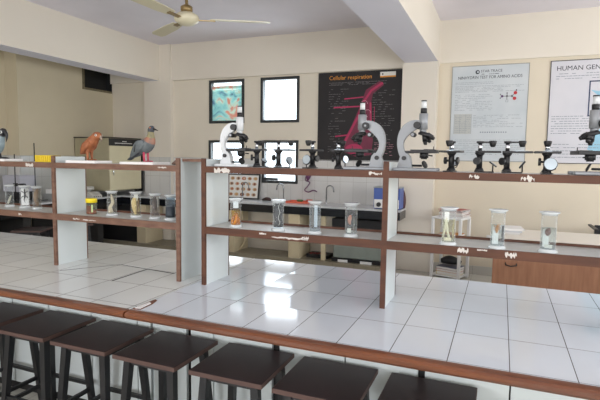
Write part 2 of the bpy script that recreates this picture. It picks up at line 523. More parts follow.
MB().box(-4.424, -3.866, YB+0.022, YB+0.026, 2.116, 2.672, picture_mat()).build('glass_picture', w1, 'colourful abstract picture in teal, blue and orange')

# black vent opening high in the left wall
vt = MB()
vt.box(LW-0.14, LW-0.12, 6.25, 6.912, 2.63, 2.99, m_gap)
vt.box(LW-0.12, LW-0.002, 6.900, 6.912, 2.655, 2.99, m_gap)
vent = tag(vt.build('wall_vent'), 'black rectangular vent opening high on the left side wall under the beam', 'vent')
fr = MB()
m_vf = mat('weathered_vent_frame', (120, 110, 86), 0.7, var=0.3, scale=20)
fr.box(LW-0.12, LW+0.012, 6.24, 6.28, 2.62, 3.0, m_vf)
fr.box(LW-0.12, LW+0.012, 6.28, 6.90, 2.62, 2.655, m_vf)
fr.build('vent_frame', vent)

# ------------------------------------------------------------------ front bench
ZB = 0.855
def bench(name, x0, x1, mt, label, notch=None):
    t = thing(name, label, 'lab bench', ((x0+x1)/2, 2.3, 0))
    off = Vector((-(x0+x1)/2, -2.3, 0))
    def part(mb, n, lab=None, par=t):
        o = mb.build(n, par, lab)
        return o
    def fix(o):   # keep mesh data in world metres, cancel the root's location
        o.location = off; return o
    top = MB()
    top.box(x0, x1, 1.70, 2.92, ZB-0.03, ZB, mt)
    fix(part(top, 'tiled_worktop'))
    # rounded wooden nosing along the front edge
    nz = MB()
    prof = [(1.70, ZB), (1.685, ZB-0.0005), (1.668, ZB-0.003), (1.660, ZB-0.010), (1.660, ZB-0.024), (1.668, ZB-0.034), (1.685, ZB-0.038), (1.70, ZB-0.038)]
    nz.prism(prof, x0+0.001, x1-0.001, m_nosing, axis='X')
    fix(part(nz, 'wooden_nosing'))
    bd = MB()
    bd.box(x0+0.02, x1-0.02, 2.20, 2.80, 0.0, ZB-0.03, m_lam)
    fix(part(bd, 'carcass'))
    return t, fix, off
LX0, LX1 = -4.7, -1.523
lb, lfix, _ = bench('lab_bench', LX0, LX1, m_bench_l, 'left lab bench with white tiled top and brown wooden front edge')
rb, rfix, _ = bench('lab_bench', -1.517, 1.7, m_bench, 'right lab bench with glossy white tiled top and varnished brown front edge')
# white front panels with thin dark gaps between them
seams_l = [-4.5, -4.17, -3.83, -3.52, -3.2, -2.88, -2.56, -2.215, -1.872, -1.775, -1.765, -1.535]
seams_r = [-1.512, -1.365, -1.02, -0.985, -0.641, -0.300, -0.275, 0.076, 0.42, 0.77, 1.1, 1.45]
def panels(seams, root, fix):
    for a, b in zip(seams, seams[1:]):
        if b-a < 0.06: continue
        p = MB()
        p.box(a+0.0035, b-0.0035, 2.15, 2.17, 0.06, ZB-0.04, m_lam)
        fix(p.build('front_panel', root))
panels(seams_l, lb, lfix)
panels(seams_r, rb, rfix)
g = MB(); g.box(-4.5, -1.535, 2.172, 2.20, 0.0, ZB-0.031, m_gap); lfix(g.build('panel_backing', lb))
g = MB(); g.box(-1.512, 1.45, 2.172, 2.20, 0.0, ZB-0.031, m_gap); rfix(g.build('panel_backing', rb))
# broken tile at the front corner of the right bench showing brown bedding
bk = MB()
m_bed = mat('brown_tile_bedding', (112, 74, 54), 0.9, var=0.3, scale=60)
bk.prism([(-1.500, 1.702), (-1.468, 1.712), (-1.475, 1.80), (-1.492, 1.855), (-1.512, 1.865), (-1.515, 1.80), (-1.514, 1.71)], ZB-0.001, ZB+0.0012, m_bed, axis='Z')
rfix(bk.build('broken_tile_patch', rb, 'brown bedding where a tile corner is broken off'))
sv = MB()
sv.prism([(-1.505, 1.715), (-1.478, 1.72), (-1.484, 1.80), (-1.502, 1.81)], ZB+0.0012, ZB+0.005, m_ceramic, axis='Z')
rfix(sv.build('tile_splinter', rb))
# lifted loose tile edge on the left bench
lt = MB()
lt.prism([(-2.19, 2.395), (-1.985, 2.37), (-1.955, 2.66), (-2.165, 2.685)], ZB, ZB+0.0012, mat('loose_white_tile', (232, 234, 232), 0.1), axis='Z')
lfix(lt.build('loose_tile', lb))
jt = MB()
def strip(x0, y0, x1, y1, w):
    d = Vector((x1-x0, y1-y0)).normalized(); n = Vector((-d.y, d.x))*w
    jt.prism([(x0+n.x, y0+n.y), (x1+n.x, y1+n.y), (x1-n.x, y1-n.y), (x0-n.x, y0-n.y)], ZB-0.001, ZB+0.0008, m_gap, axis='Z')
strip(-2.195, 2.383, -1.962, 2.353, 0.003); strip(-1.962, 2.353, -1.749, 2.331, 0.005); strip(-1.962, 2.353, -1.953, 2.049, 0.0045); strip(-2.195, 2.383, -2.40, 2.1, 0.002)
lfix(jt.build('open_joint', lb, 'dark opened joint between the tiles'))

# ------------------------------------------------------------------ shelf racks on the bench
YS0, YS1 = 2.19, 2.44
def rack(name, label, pans, x0, x1, ledge, chips, lz=1.178):
    t = thing(name, label, 'shelf rack', (pans[0], YS0, ZB))
    off = (-pans[0], -YS0, -ZB)
    def fix(o): o.location = off; return o
    for px in pans:
        p = MB()
        p.box(px, px+0.018, YS0+0.012, YS1-0.008, ZB, 1.530, m_lam)
        o = fix(p.build('side_panel', t))
        e = MB()
        e.box(px-0.004, px+0.020, YS0-0.001, YS0+0.012, ZB, 1.534, ledge)
        e.box(px-0.001, px+0.019, YS1-0.008, YS1, ZB, 1.532, ledge)
        e.build('edge_strip', o)
    bays = sorted(set([x0]+pans+[x1]))
    for a, b in zip(bays, bays[1:]):
        if b-a < 0.1: continue
        aa = a+0.018 if a in pans else a
        for z0, z1, nm in ((lz-0.037, lz, 'lower_shelf'), (1.460, 1.492, 'upper_shelf')):
            s = MB()
            s.box(aa, b, YS0+0.012, YS1-0.004, z0+0.004, z1, m_shelf)
            o = fix(s.build(nm, t))
            e = MB()
            e.box(aa-(0 if a not in pans else -0.002), b-(0.004 if b in pans else 0), YS0, YS0+0.012, z0, z1+0.001, ledge)
            e.build('edge_strip', o)
            if nm == 'lower_shelf':
                k = MB(); k.box(aa, b, YS1-0.004, YS1+0.006, z0, z1+0.012, m_edge)
                k.build('back_batten', o)
    for (cx0, cx1, cz0, cz1) in chips:
        c = MB()
        n = 13; pts = []
        for i in range(n):
            u = i/(n-1); pts.append((cx0+(cx1-cx0)*u, cz0+(cz1-cz0)*random.uniform(0, 0.55)))
        for i in range(n):
            u = 1-i/(n-1); pts.append((cx0+(cx1-cx0)*u, cz1-(cz1-cz0)*random.uniform(0, 0.5)))
        c.prism(pts, YS0-0.0028, YS0-0.0012, m_chip)
        fix(c.build('peeled_patch', t, 'white patch where the brown edging has peeled'))
    return t, fix
chips_l = [(-2.765, -2.70, 1.462, 1.489), (-1.745, -1.69, 1.475, 1.487), (-2.38, -2.33, 1.150, 1.165), (-2.30, -2.20, 1.152, 1.160), (-2.845, -2.82, 1.150, 1.166)]
chips_r = [(-1.385, -1.29, 1.457, 1.489), (-0.56, -0.50, 1.469, 1.488), (-0.125, -0.085, 1.465, 1.489), (0.075, 0.125, 1.458, 1.490),
           (-1.12, -1.08, 1.154, 1.166), (-1.05, -0.86, 1.140, 1.156), (-0.89, -0.85, 1.142, 1.166), (-0.16, -0.115, 1.144, 1.172), (0.03, 0.075, 1.140, 1.170), (-0.08, -0.04, 1.162, 1.171)]
rl, rlfix = rack('shelf_rack', 'left shelf rack of white panels with worn brown edges, carrying the bird models', [-3.56, -2.545, -1.625], -4.4, -1.62, m_edge_l, chips_l)
rr_, rrfix = rack('shelf_rack', 'right shelf rack of white panels with brown edges, carrying the microscopes', [-1.462, -0.490, 0.52], -1.462, 1.5, m_edge, chips_r, 1.171)
cp = MB(); cp.box(-1.60, -1.466, YS0+0.02, YS1-0.03, 1.515, 1.530, m_edge_l); rrfix(cp.build('cap_board', rr_, 'worn brown board bridging to the left rack'))

# ------------------------------------------------------------------ stools
def make_stool(label, group):
    t = thing('lab_stool', label, 'stool', (0, 0, 0), 0, group)
    s = MB()
    s.box(-0.178, 0.178, -0.178, 0.178, 0.578, 0.600, m_stool, bev=0.002)
    o = s.build('seat', t)
    for f in o.data.polygons: pass
    e = MB()
    for a in ((-0.180, 0.180, -0.180, -0.1775), (-0.180, 0.180, 0.1775, 0.180), (-0.180, -0.1775, -0.1775, 0.1775), (0.1775, 0.180, -0.1775, 0.1775)):
        e.box(a[0], a[1], a[2], a[3], 0.579, 0.5985, m_stool_edge)
    e.build('edge_band', o)
    for sx in (-1, 1):
        for sy in (-1, 1):
            def q(cx, cy, h, z): return [(cx-h, cy-h, z), (cx+h, cy-h, z), (cx+h, cy+h, z), (cx-h, cy+h, z)]
            l = MB()
            l.hexa(q(sx*0.165, sy*0.165, 0.014, 0.0), q(sx*0.125, sy*0.125, 0.018, 0.578), m_black_metal)
            l.build('leg', t)
    r = MB()
    for sx in (-1, 1):
        r.box(sx*0.150-0.009, sx*0.150+0.009, -0.150, 0.150, 0.165, 0.185, m_black_metal)
        r.box(-0.150, 0.150, sx*0.150-0.009, sx*0.150+0.009, 0.20, 0.22, m_black_metal)
    r.build('foot_rail', t)
    a = MB()
    for sx in (-1, 1):
        a.box(sx*0.125-0.010, sx*0.125+0.010, -0.13, 0.13, 0.545, 0.578, m_black_metal)
        a.box(-0.13, 0.13, sx*0.125-0.010, sx*0.125+0.010, 0.545, 0.5775, m_black_metal)
    a.build('seat_frame', t)
    return t
GST = 'square lab stools pushed under the bench'
first = None
stools = [(-0.23, 'rightmost square dark stool under the tiled bench, mostly cut off by the photo edge'),
          (-0.652, 'second square dark stool from the right under the tiled bench'),
          (-1.065, 'third square dark stool from the right under the tiled bench'),
          (-1.492, 'square dark stool just right of the joint between the two benches'),
          (-1.903, 'square dark stool just left of the joint between the two benches'),
          (-2.320, 'third square dark stool from the left under the tiled bench'),
          (-2.730, 'second square dark stool from the left, its near side cut off by the photo edge'),
          (-3.150, 'leftmost square dark stool, only a corner showing in the photo')]
for i, (x, lab) in enumerate(stools):
    if first is None:
        first = make_stool(lab, GST); first.location = (x, 1.925, 0)
    else:
        dup(first, (x, 1.925+0.004*(i % 3), 0), 0.01*((i*7) % 3-1), lab, GST)

# ------------------------------------------------------------------ specimen jars
def blob(mb, pts, m, seg=8):
    mb.loft(smooth_rings(pts, 3), m, seg)
def make_jar(loc, h, r, label, kind, rz=0.0):
    t = thing('specimen_jar', label, 'specimen jar', loc, rz, 'clear specimen jars on the lower shelf')
    b = MB(); b.lathe([(r*1.20, 0), (r*1.24, 0.003), (r*1.20, 0.008), (r*1.04, 0.011), (r*1.02, 0.014)], m_lid, 28); b.build('base', t)
    w = MB(); w.lathe([(r, 0.012), (r, h-0.010), (r-0.002, h-0.010), (r-0.002, 0.012), (r, 0.012)], m_glass, 28, cap=False); w.build('jar_wall', t)
    l = MB(); l.lathe([(r*1.02, h-0.014), (r*1.05, h-0.008), (r*1.28, h-0.006), (r*1.30, h-0.003), (r*1.28, h)], m_lid, 28); l.build('lid', t)
    k = kind
    def liquid(rgb, top, op):
        nm = 'liquid_%d_%d_%d' % rgb
        mm = MATS.get(nm) or clear_mat(nm, rgb, op*0.10, 0.1)
        q = MB(); q.lathe([(r-0.0028, 0.0125), (r-0.0028, top)], mm, 24); q.build('liquid', t)
    def card(rgb, x0, x1, z0, z1, y=0.008):
        q = MB(); q.box(x0, x1, y, y+0.0015, z0, z1, mat('card_%d_%d_%d' % rgb, rgb, 0.8)); q.build('backing_card', t)
    sp = MB()
    if k == 'faint':
        liquid((239, 242, 240), h*0.52, 0.30)
        blob(sp, [((-0.008, 0, 0.02), 0.004, 0.004), ((0.0, 0, 0.05), 0.008, 0.006), ((0.008, 0, 0.075), 0.003, 0.003)], mat('specimen_cream', (214, 208, 190), 0.6, var=0.1, scale=50))
    elif k == 'lizard':
        card((238, 238, 236), -r*0.74, r*0.74, 0.018, h-0.02)
        mm = mat('specimen_black', (34, 34, 36), 0.5)
        blob(sp, [((0.002, 0, 0.034), 0.0006, 0.0006), ((-0.003, 0, 0.055), 0.002, 0.002), ((0.001, 0, 0.075), 0.0075, 0.004), ((0.0, 0, 0.098), 0.008, 0.004), ((0, 0, 0.108), 0.005, 0.003), ((0, 0, 0.118), 0.007, 0.003), ((0, 0, 0.126), 0.001, 0.001)], mm)
        for zz, dz in ((0.078, -0.012), (0.102, 0.010)):
            for s in (-1, 1):
                sp.tube([(s*0.003, 0, zz), (s*0.012, 0, zz+dz*0.3), (s*0.014, 0, zz+dz)], 0.0024, mm, 6)
    elif k == 'curved_fish':
        liquid((239, 233, 224), h*0.9, 0.35)
        mm = mat('specimen_tan', (134, 112, 88), 0.6, var=0.25, scale=60)
        blob(sp, [((0.006, 0, 0.022), 0.002, 0.004), ((-0.002, 0, 0.045), 0.007, 0.010), ((-0.006, 0, 0.08), 0.009, 0.012), ((0.0, 0, 0.115), 0.008, 0.010), ((0.010, 0, 0.135), 0.002, 0.003)], mm, 10)
    elif k == 'skeleton':
        liquid((240, 239, 234), h*0.88, 0.30)
        mm = mat('specimen_ivory', (216, 204, 180), 0.6, var=0.15, scale=60)
        blob(sp, [((-0.004, 0, 0.02), 0.010, 0.012), ((-0.008, 0, 0.05), 0.006, 0.009), ((0.004, 0, 0.075), 0.005, 0.008), ((0.0, 0, 0.105), 0.004, 0.006), ((-0.003, 0, 0.125), 0.001, 0.002)], mm, 10)
        for i in range(6): sp.tube([(0, 0, 0.045+i*0.013), (0.011, 0, 0.04+i*0.013), (0.014, 0, 0.032+i*0.013)], 0.0012, mat('specimen_grey', (120, 112, 104), 0.6), 6)
    elif k == 'cuttle':
        card((228, 228, 222), -0.010, 0.012, h*0.62, h*0.9)
        liquid((244, 240, 222), h*0.75, 0.32)
        mm = mat('specimen_yellow_cream', (216, 196, 144), 0.6, var=0.12, scale=50)
        blob(sp, [((-0.002, 0, 0.018), 0.004, 0.004), ((-0.006, -0.004, 0.05), 0.007, 0.010), ((-0.008, -0.004, 0.09), 0.008, 0.012), ((-0.006, -0.004, 0.112), 0.004, 0.006)], mm, 10)
        blob(sp, [((0.006, -0.002, 0.03), 0.002, 0.002), ((0.010, -0.002, 0.07), 0.004, 0.005), ((0.012, -0.002, 0.10), 0.003, 0.003)], mat('specimen_tan', (134, 112, 88)), 8)
    elif k == 'squid':
        card((228, 228, 226), 0.002, r*0.72, h*0.45, h*0.85)
        liquid((239, 235, 231), h*0.9, 0.30)
        mm = mat('specimen_dark_brown', (66, 52, 46), 0.5, var=0.3, scale=70)
        blob(sp, [((0, -0.003, 0.055), 0.006, 0.008), ((0.001, -0.003, 0.085), 0.009, 0.012), ((0, -0.003, 0.115), 0.007, 0.008), ((0, -0.003, 0.13), 0.001, 0.002)], mm, 10)
        for i in range(5): sp.tube([((i-2)*0.003, -0.003, 0.06), ((i-2)*0.006, -0.004, 0.04), ((i-2)*0.007, -0.002, 0.02)], 0.0018, mm, 6)
    elif k == 'dark_bottom':
        liquid((219, 232, 241), h*0.95, 0.36)
        sp.lathe([(r*0.80, 0.018), (r*0.84, 0.03), (r*0.80, 0.072), (r*0.5, 0.078)], mat('specimen_slate', (44, 52, 60), 0.5, var=0.2, scale=60), 16)
    elif k == 'roots':
        liquid((240, 218, 120), h*0.62, 0.55)
        mm = mat('specimen_orange', (196, 126, 44), 0.5, var=0.25, scale=60)
        for i in range(9):
            a = i*2.4; rr = 0.006+0.010*((i*37) % 10)/10
            sp.tube([(rr*math.cos(a), rr*math.sin(a), 0.016), (rr*1.3*math.cos(a+0.5), rr*1.2*math.sin(a+0.5), 0.032+0.004*(i % 3)), (rr*math.cos(a+1), rr*math.sin(a+1), 0.045+0.010*(i % 4))], [0.007, 0.0055, 0.002], mm, 7)
        card((220, 228, 230), -0.014, 0.014, h*0.66, h*0.92, 0.0)
    elif k == 'snake':
        liquid((239, 242, 243), h*0.95, 0.25)
        mm = mat('specimen_black_scales', (30, 32, 38), 0.45, rgb2=(40, 42, 48), scale=30)
        for s, zz in ((-1, 0.0), (1, 0.003), (0, 0.0)):
            pts = [((s*0.009+0.003*math.sin(q*1.3+s), 0.004*math.cos(q+s), 0.018+zz+q*(h-0.045)/7), 0.0085, 0.0085) for q in range(8)]
            blob(sp, pts, mm, 9)
        pts = [(0.004+0.004*math.sin(q*1.9), -0.014, 0.03+q*0.015) for q in range(8)]
        sp.tube(pts, 0.0012, mat('specimen_pale', (224, 222, 214), 0.6), 6)
    elif k == 'pale_strip':
        card((222, 228, 232), -0.004, 0.012, 0.03, h*0.86)
        liquid((236, 243, 247), h*0.8, 0.30)
        mm = mat('specimen_grey', (120, 112, 104), 0.6)
        blob(sp, [((-0.008, 0, 0.03), 0.002, 0.002), ((-0.010, 0, 0.06), 0.004, 0.005), ((-0.009, 0, 0.10), 0.003, 0.004), ((-0.011, 0, 0.13), 0.001, 0.001)], mm)
        sp.box(-0.012, 0.006, -0.003, -0.001, 0.026, 0.031, m_black)
    elif k == 'organ':
        liquid((232, 237, 237), h*0.62, 0.45)
        mm = mat('specimen_pink', (190, 124, 100), 0.5, var=0.2, scale=60)
        blob(sp, [((-0.004, -0.004, 0.058), 0.003, 0.003), ((-0.007, -0.004, 0.072), 0.008, 0.007), ((-0.005, -0.004, 0.088), 0.008, 0.008), ((-0.002, -0.004, 0.1), 0.003, 0.003)], mm, 10)
        sp.tube([(0.010, -0.002, 0.03), (0.012, -0.002, 0.06), (0.010, -0.002, 0.095)], 0.002, mat('specimen_grey', (120, 112, 104)), 6)
        card((228, 226, 218), -0.018, 0.0, 0.018, 0.040, -0.006)
    elif k == 'white_worm':
        card((240, 240, 236), -0.020, 0.000, h*0.60, h*0.88, 0.0)
        liquid((239, 240, 230), h*0.66, 0.32)
        mm = mat('specimen_white', (232, 228, 212), 0.6, var=0.06, scale=60)
        sp.tube([(-0.020, 0, 0.03), (-0.014, 0, 0.06), (-0.010, 0, 0.10), (-0.008, 0, 0.115)], [0.003, 0.004, 0.004, 0.002], mm, 8)
        sp.tube([(0.002, 0, 0.028), (-0.004, 0, 0.06), (-0.008, 0, 0.10)], [0.004, 0.004, 0.003], mm, 8)
        sp.tube([(0.016, 0, 0.03), (0.014, 0, 0.07), (0.018, 0, 0.112)], [0.003, 0.003, 0.002], mat('specimen_tan_pale', (190, 178, 140), 0.6), 8)
        card((230, 226, 212), -0.018, 0.012, 0.018, 0.032, -0.010)
    elif k == 'insect':
        card((240, 240, 238), -0.020, 0.004, 0.018, h*0.55, 0.003)
        liquid((235, 241, 242), h*0.60, 0.28)
        mm = mat('specimen_orange_brown', (188, 128, 66), 0.5, var=0.2, scale=80)
        blob(sp, [((-0.003, -0.002, 0.065), 0.003, 0.003), ((-0.003, -0.002, 0.078), 0.006, 0.005), ((-0.001, -0.002, 0.092), 0.004, 0.004), ((0.0, -0.002, 0.1), 0.001, 0.001)], mm)
        for q in range(4):
            sp.tube([(-0.003, -0.002, 0.075+q*0.005), (0.009, -0.003, 0.082+q*0.007)], 0.0012, mm, 5)
            sp.tube([(-0.003, -0.002, 0.075+q*0.005), (-0.013, -0.003, 0.078+q*0.006)], 0.0012, mm, 5)
        sp.box(0.013, 0.020, 0.0, 0.004, 0.03, 0.095, m_black)
    elif k == 'snail':
        card((236, 236, 232), -r*0.7, 0.002, 0.02, h*0.55, 0.006)
        liquid((233, 239, 240), h*0.60, 0.30)
        mm = mat('specimen_brown', (112, 72, 60), 0.45, var=0.3, scale=70)
        blob(sp, [((-0.004, -0.004, 0.066), 0.002, 0.002), ((-0.003, -0.004, 0.074), 0.009, 0.008), ((-0.002, -0.004, 0.086), 0.010, 0.009), ((0.0, -0.004, 0.094), 0.005, 0.005), ((0.0, -0.004, 0.099), 0.001, 0.001)], mm, 12)
        card((226, 224, 214), -0.014, 0.016, 0.018, 0.032, -0.008)
    if sp.v:
        o = sp.build('specimen', t)
        o.scale = (1.22, 1.22, 1.05); o.location = (0, -0.004, -0.001)
    return t
ZS = 1.1785
jars = [((-3.125, 2.34), 0.152, 0.026, 'faint', 'nearly clear specimen jar, leftmost on the lower shelf'),
        ((-2.965, 2.33), 0.152, 0.030, 'lizard', 'jar with a black lizard on a white card'),
        ((-2.845, 2.325), 0.152, 0.026, 'curved_fish', 'jar with a brown curved fish beside the lizard jar'),
        ((-2.172, 2.29), 0.150, 0.028, 'skeleton', 'jar with a pale bony specimen next to the yellow-capped bottle'),
        ((-1.990, 2.29), 0.152, 0.028, 'cuttle', 'jar with a long cream-yellow specimen in pale liquid'),
        ((-1.852, 2.29), 0.148, 0.027, 'squid', 'jar with a dark brown squid-like specimen hanging'),
        ((-1.742, 2.29), 0.146, 0.027, 'dark_bottom', 'bluish jar with a dark lump at the bottom, beside the double white panels'),
        ((-1.298, 2.262), 0.153, 0.028, 'roots', 'jar of yellow liquid with orange lumps at the bottom'),
        ((-1.045, 2.255), 0.158, 0.029, 'snake', 'jar packed with a coiled black specimen'),
        ((-0.843, 2.25), 0.162, 0.028, 'pale_strip', 'clear jar with a thin grey specimen and small dark tag'),
        ((-0.655, 2.245), 0.163, 0.029, 'organ', 'jar with a small pink specimen, its liquid just over half full'),
        ((-0.204, 2.235), 0.166, 0.030, 'white_worm', 'jar with white worm-like strips, in front of the magazine table'),
        ((-0.003, 2.232), 0.168, 0.029, 'insect', 'jar with a small orange-brown insect on a white card'),
        ((0.192, 2.238), 0.168, 0.030, 'snail', 'jar with a round brown snail-like specimen, rightmost on the lower shelf')]
for (x, y), h, r, k, lab in jars:
    make_jar((x, y, ZS if x < -1.5 else 1.1715), h, r, lab, k, 0.9*math.atan2(-x, y))

# yellow-capped bottle
t = thing('specimen_bottle', 'short plastic bottle with yellow cap and red-brown liquid', 'bottle', (-2.335, 2.29, ZS), YAW)
b = MB(); b.lathe([(0.029, 0), (0.031, 0.003), (0.031, 0.062), (0.026, 0.070), (0.026, 0.072)], clear_mat('cloudy_bottle', (226, 230, 210), 0.12, 0.1, 0.5), 24); b.build('bottle_body', t)
b = MB(); b.lathe([(0.028, 0.002), (0.0295, 0.004), (0.0295, 0.026)], mat('red_brown_liquid', (150, 50, 24), 0.3), 24); b.build('liquid', t)
b = MB(); b.lathe([(0.031, 0.071), (0.034, 0.072), (0.034, 0.094), (0.032, 0.097)], m_yellow_cap, 24); b.build('cap', t)
b = MB(); b.box(-0.014, 0.012, -0.034, -0.0325, 0.018, 0.054, mat('brown_label', (104, 66, 46), 0.7)); b.box(0.012, 0.022, -0.033, -0.0315, 0.014, 0.060, mat('pale_green_label', (176, 196, 140), 0.7)); b.build('paper_label', t)
# pale shell at the left end
s = MB(); s.loft(smooth_rings([((-0.03, 0, 0.010), 0.006, 0.006), ((-0.012, 0, 0.018), 0.022, 0.017), ((0.010, 0, 0.018), 0.022, 0.017), ((0.032, 0, 0.010), 0.005, 0.005)]), mat('pale_shell', (206, 190, 172), 0.6, var=0.1, scale=50), 12)
o = s.build('seashell'); o.location = (-3.27, 2.33, ZS); tag(o, 'pale rounded shell at the far left end of the lower shelf', 'shell')

# ------------------------------------------------------------------ microscopes
ZU = 1.4925
def make_compound(loc, rz, label, metal, group='large microscopes on the upper shelf'):
    """arm towards +x, objectives towards -x"""
    t = thing('microscope', label, 'microscope', loc, rz, group)
    b = MB()
    b.box(-0.01, 0.125, -0.055, 0.055, 0, 0.014, metal, bev=0.004)
    b.box(-0.075, 0.0, -0.055, -0.026, 0, 0.014, metal, bev=0.004)
    b.box(-0.075, 0.0, 0.026, 0.055, 0, 0.014, metal, bev=0.004)
    b.build('base', t)
    p = MB()
    p.prism([(0.042, 0.013), (0.112, 0.013), (0.098, 0.068), (0.085, 0.080), (0.066, 0.080), (0.054, 0.066)], -0.018, 0.018, metal)
    p.cyl((0.080, -0.026, 0.058), (0.080, 0.026, 0.058), 0.010, m_black)
    p.build('pillar', t)
    a = MB()
    # C-shaped cast arm, flat sided
    pts = [(0.012, 0.213, .017), (0.034, 0.212, .021), (0.056, 0.203, .024), (0.078, 0.184, .024), (0.094, 0.158, .019), (0.101, 0.130, .0145), (0.099, 0.102, .0135), (0.091, 0.080, .015), (0.080, 0.062, .017)]
    rg = smooth_rings([((x, 0, z), 0.013, h) for x, z, h in pts], 4)
    for p_, q_ in ((0.0125, 1.0), (0.0145, 0.80)):
        L_, R_ = [], []
        for n_ in range(len(rg)):
            c_ = rg[n_][0]; d_ = (rg[min(n_+1, len(rg)-1)][0]-rg[max(n_-1, 0)][0]).normalized()
            nx, nz = -d_.z*rg[n_][2]*q_, d_.x*rg[n_][2]*q_
            L_.append((c_.x+nx, c_.z+nz)); R_.append((c_.x-nx, c_.z-nz))
        for n_ in range(len(rg)-1):
            a.prism([L_[n_], L_[n_+1], R_[n_+1], R_[n_]], -p_, p_, metal)
    a.build('arm', t)
    kb = MB()
    kb.cyl((0.024, -0.034, 0.208), (0.024, 0.034, 0.208), 0.016, m_black)
    kb.cyl((0.024, -0.036, 0.208), (0.024, -0.034, 0.208), 0.005, m_silver)
    kb.build('coarse_knob', t)
    k2 = MB()
    k2.cyl((0.043, -0.028, 0.166), (0.043, 0.028, 0.166), 0.007, m_silver)
    k2.cyl((0.043, -0.026, 0.166), (0.043, 0.026, 0.166), 0.011, m_black)
    k2.build('fine_knob', t)
    tb = MB()
    tb.cyl((0, 0, 0.190), (0, 0, 0.262), 0.020, metal, seg=20)
    tb.cyl((0, 0, 0.1905), (0, 0, 0.175), 0.015, metal)
    tb.build('body_tube', t)
    e = MB()
    e.cyl((0, 0, 0.262), (0, 0, 0.285), 0.0145, m_black, seg=20)
    e.cyl((0, 0, 0.285), (0, 0, 0.316), 0.0118, m_white_enamel, seg=20)
    e.cyl((0, 0, 0.316), (0, 0, 0.321), 0.0125, m_black, seg=20)
    e.build('eyepiece', t)
    n = MB()
    n.lathe([(0.029, 0), (0.031, 0.008), (0.022, 0.018)], m_black, 20, T((-0.006, 0, 0.160), 0, -0.25))
    n.build('nosepiece', t)
    for dx, dy, ln in ((-0.040, 0.004, 0.034), (-0.006, -0.002, 0.042), (-0.026, -0.022, 0.036)):
        ob = MB()
        s = Vector((-0.006+dx*0.35, dy*0.4, 0.165)); d = Vector((dx*0.8, dy, -0.042 if dx < -0.02 and dy > 0 else -0.05)).normalized()
        if dx < -0.03: d = Vector((-0.75, 0.1, -0.45)).normalized()
        ob.cyl(s, s+d*ln*0.68, 0.0125, m_black)
        ob.cyl(s+d*ln*0.68, s+d*ln*0.73, 0.0125, m_rod)
        ob.cyl(s+d*ln*0.73, s+d*ln*1.08, 0.0105, m_black, r1=0.007)
        ob.build('objective', t)
    st = MB()
    st.box(-0.068, 0.046, -0.06, 0.06, 0.082, 0.097, m_black, bev=0.002)
    st.box(0.04, 0.10, -0.012, 0.012, 0.080, 0.092, m_black)
    st.cyl((-0.052, 0.02, 0.097), (-0.052, 0.02, 0.112), 0.002, m_rod)
    st.box(-0.054, -0.008, 0.016, 0.024, 0.098, 0.100, m_rod)
    st.box(-0.054, -0.008, -0.024, -0.016, 0.098, 0.100, m_rod)
    st.build('stage', t)
    c = MB()
    c.cyl((-0.008, 0, 0.060), (-0.008, 0, 0.088), 0.020, m_black)
    c.cyl((-0.008, 0, 0.054), (-0.008, 0, 0.060), 0.014, m_black)
    c.cyl((-0.026, -0.014, 0.072), (-0.042, -0.026, 0.070), 0.003, m_black)
    c.build('condenser', t)
    mr = MB()
    mr.cyl((0.045, 0, 0.024), (0.000, 0, 0.024), 0.005, m_black)
    mr.disc((-0.012, 0, 0.030), 0.018, 0.006, m_black, (-0.85, 0.35, 0.45))
    mr.disc((-0.0148, 0.0012, 0.0318), 0.013, 0.004, m_rod, (-0.85, 0.35, 0.45))
    mr.build('mirror', t)
    return t
make_compound((-0.628, 2.30, ZU), 0.0, 'large silver microscope with its arm to the right, in front of the dark poster', m_silver)
make_compound((-0.340, 2.30, ZU), PI, 'large silver microscope with its arm to the left, in front of the pillar', m_silver)
make_compound((-1.297, 2.30, ZU), PI, 'large white microscope at the left end of the right rack, before the lower window', m_white_enamel)
make_compound((0.340, 2.30, ZU), 0.15, 'large silver microscope cut off at the right edge of the photo', m_silver)

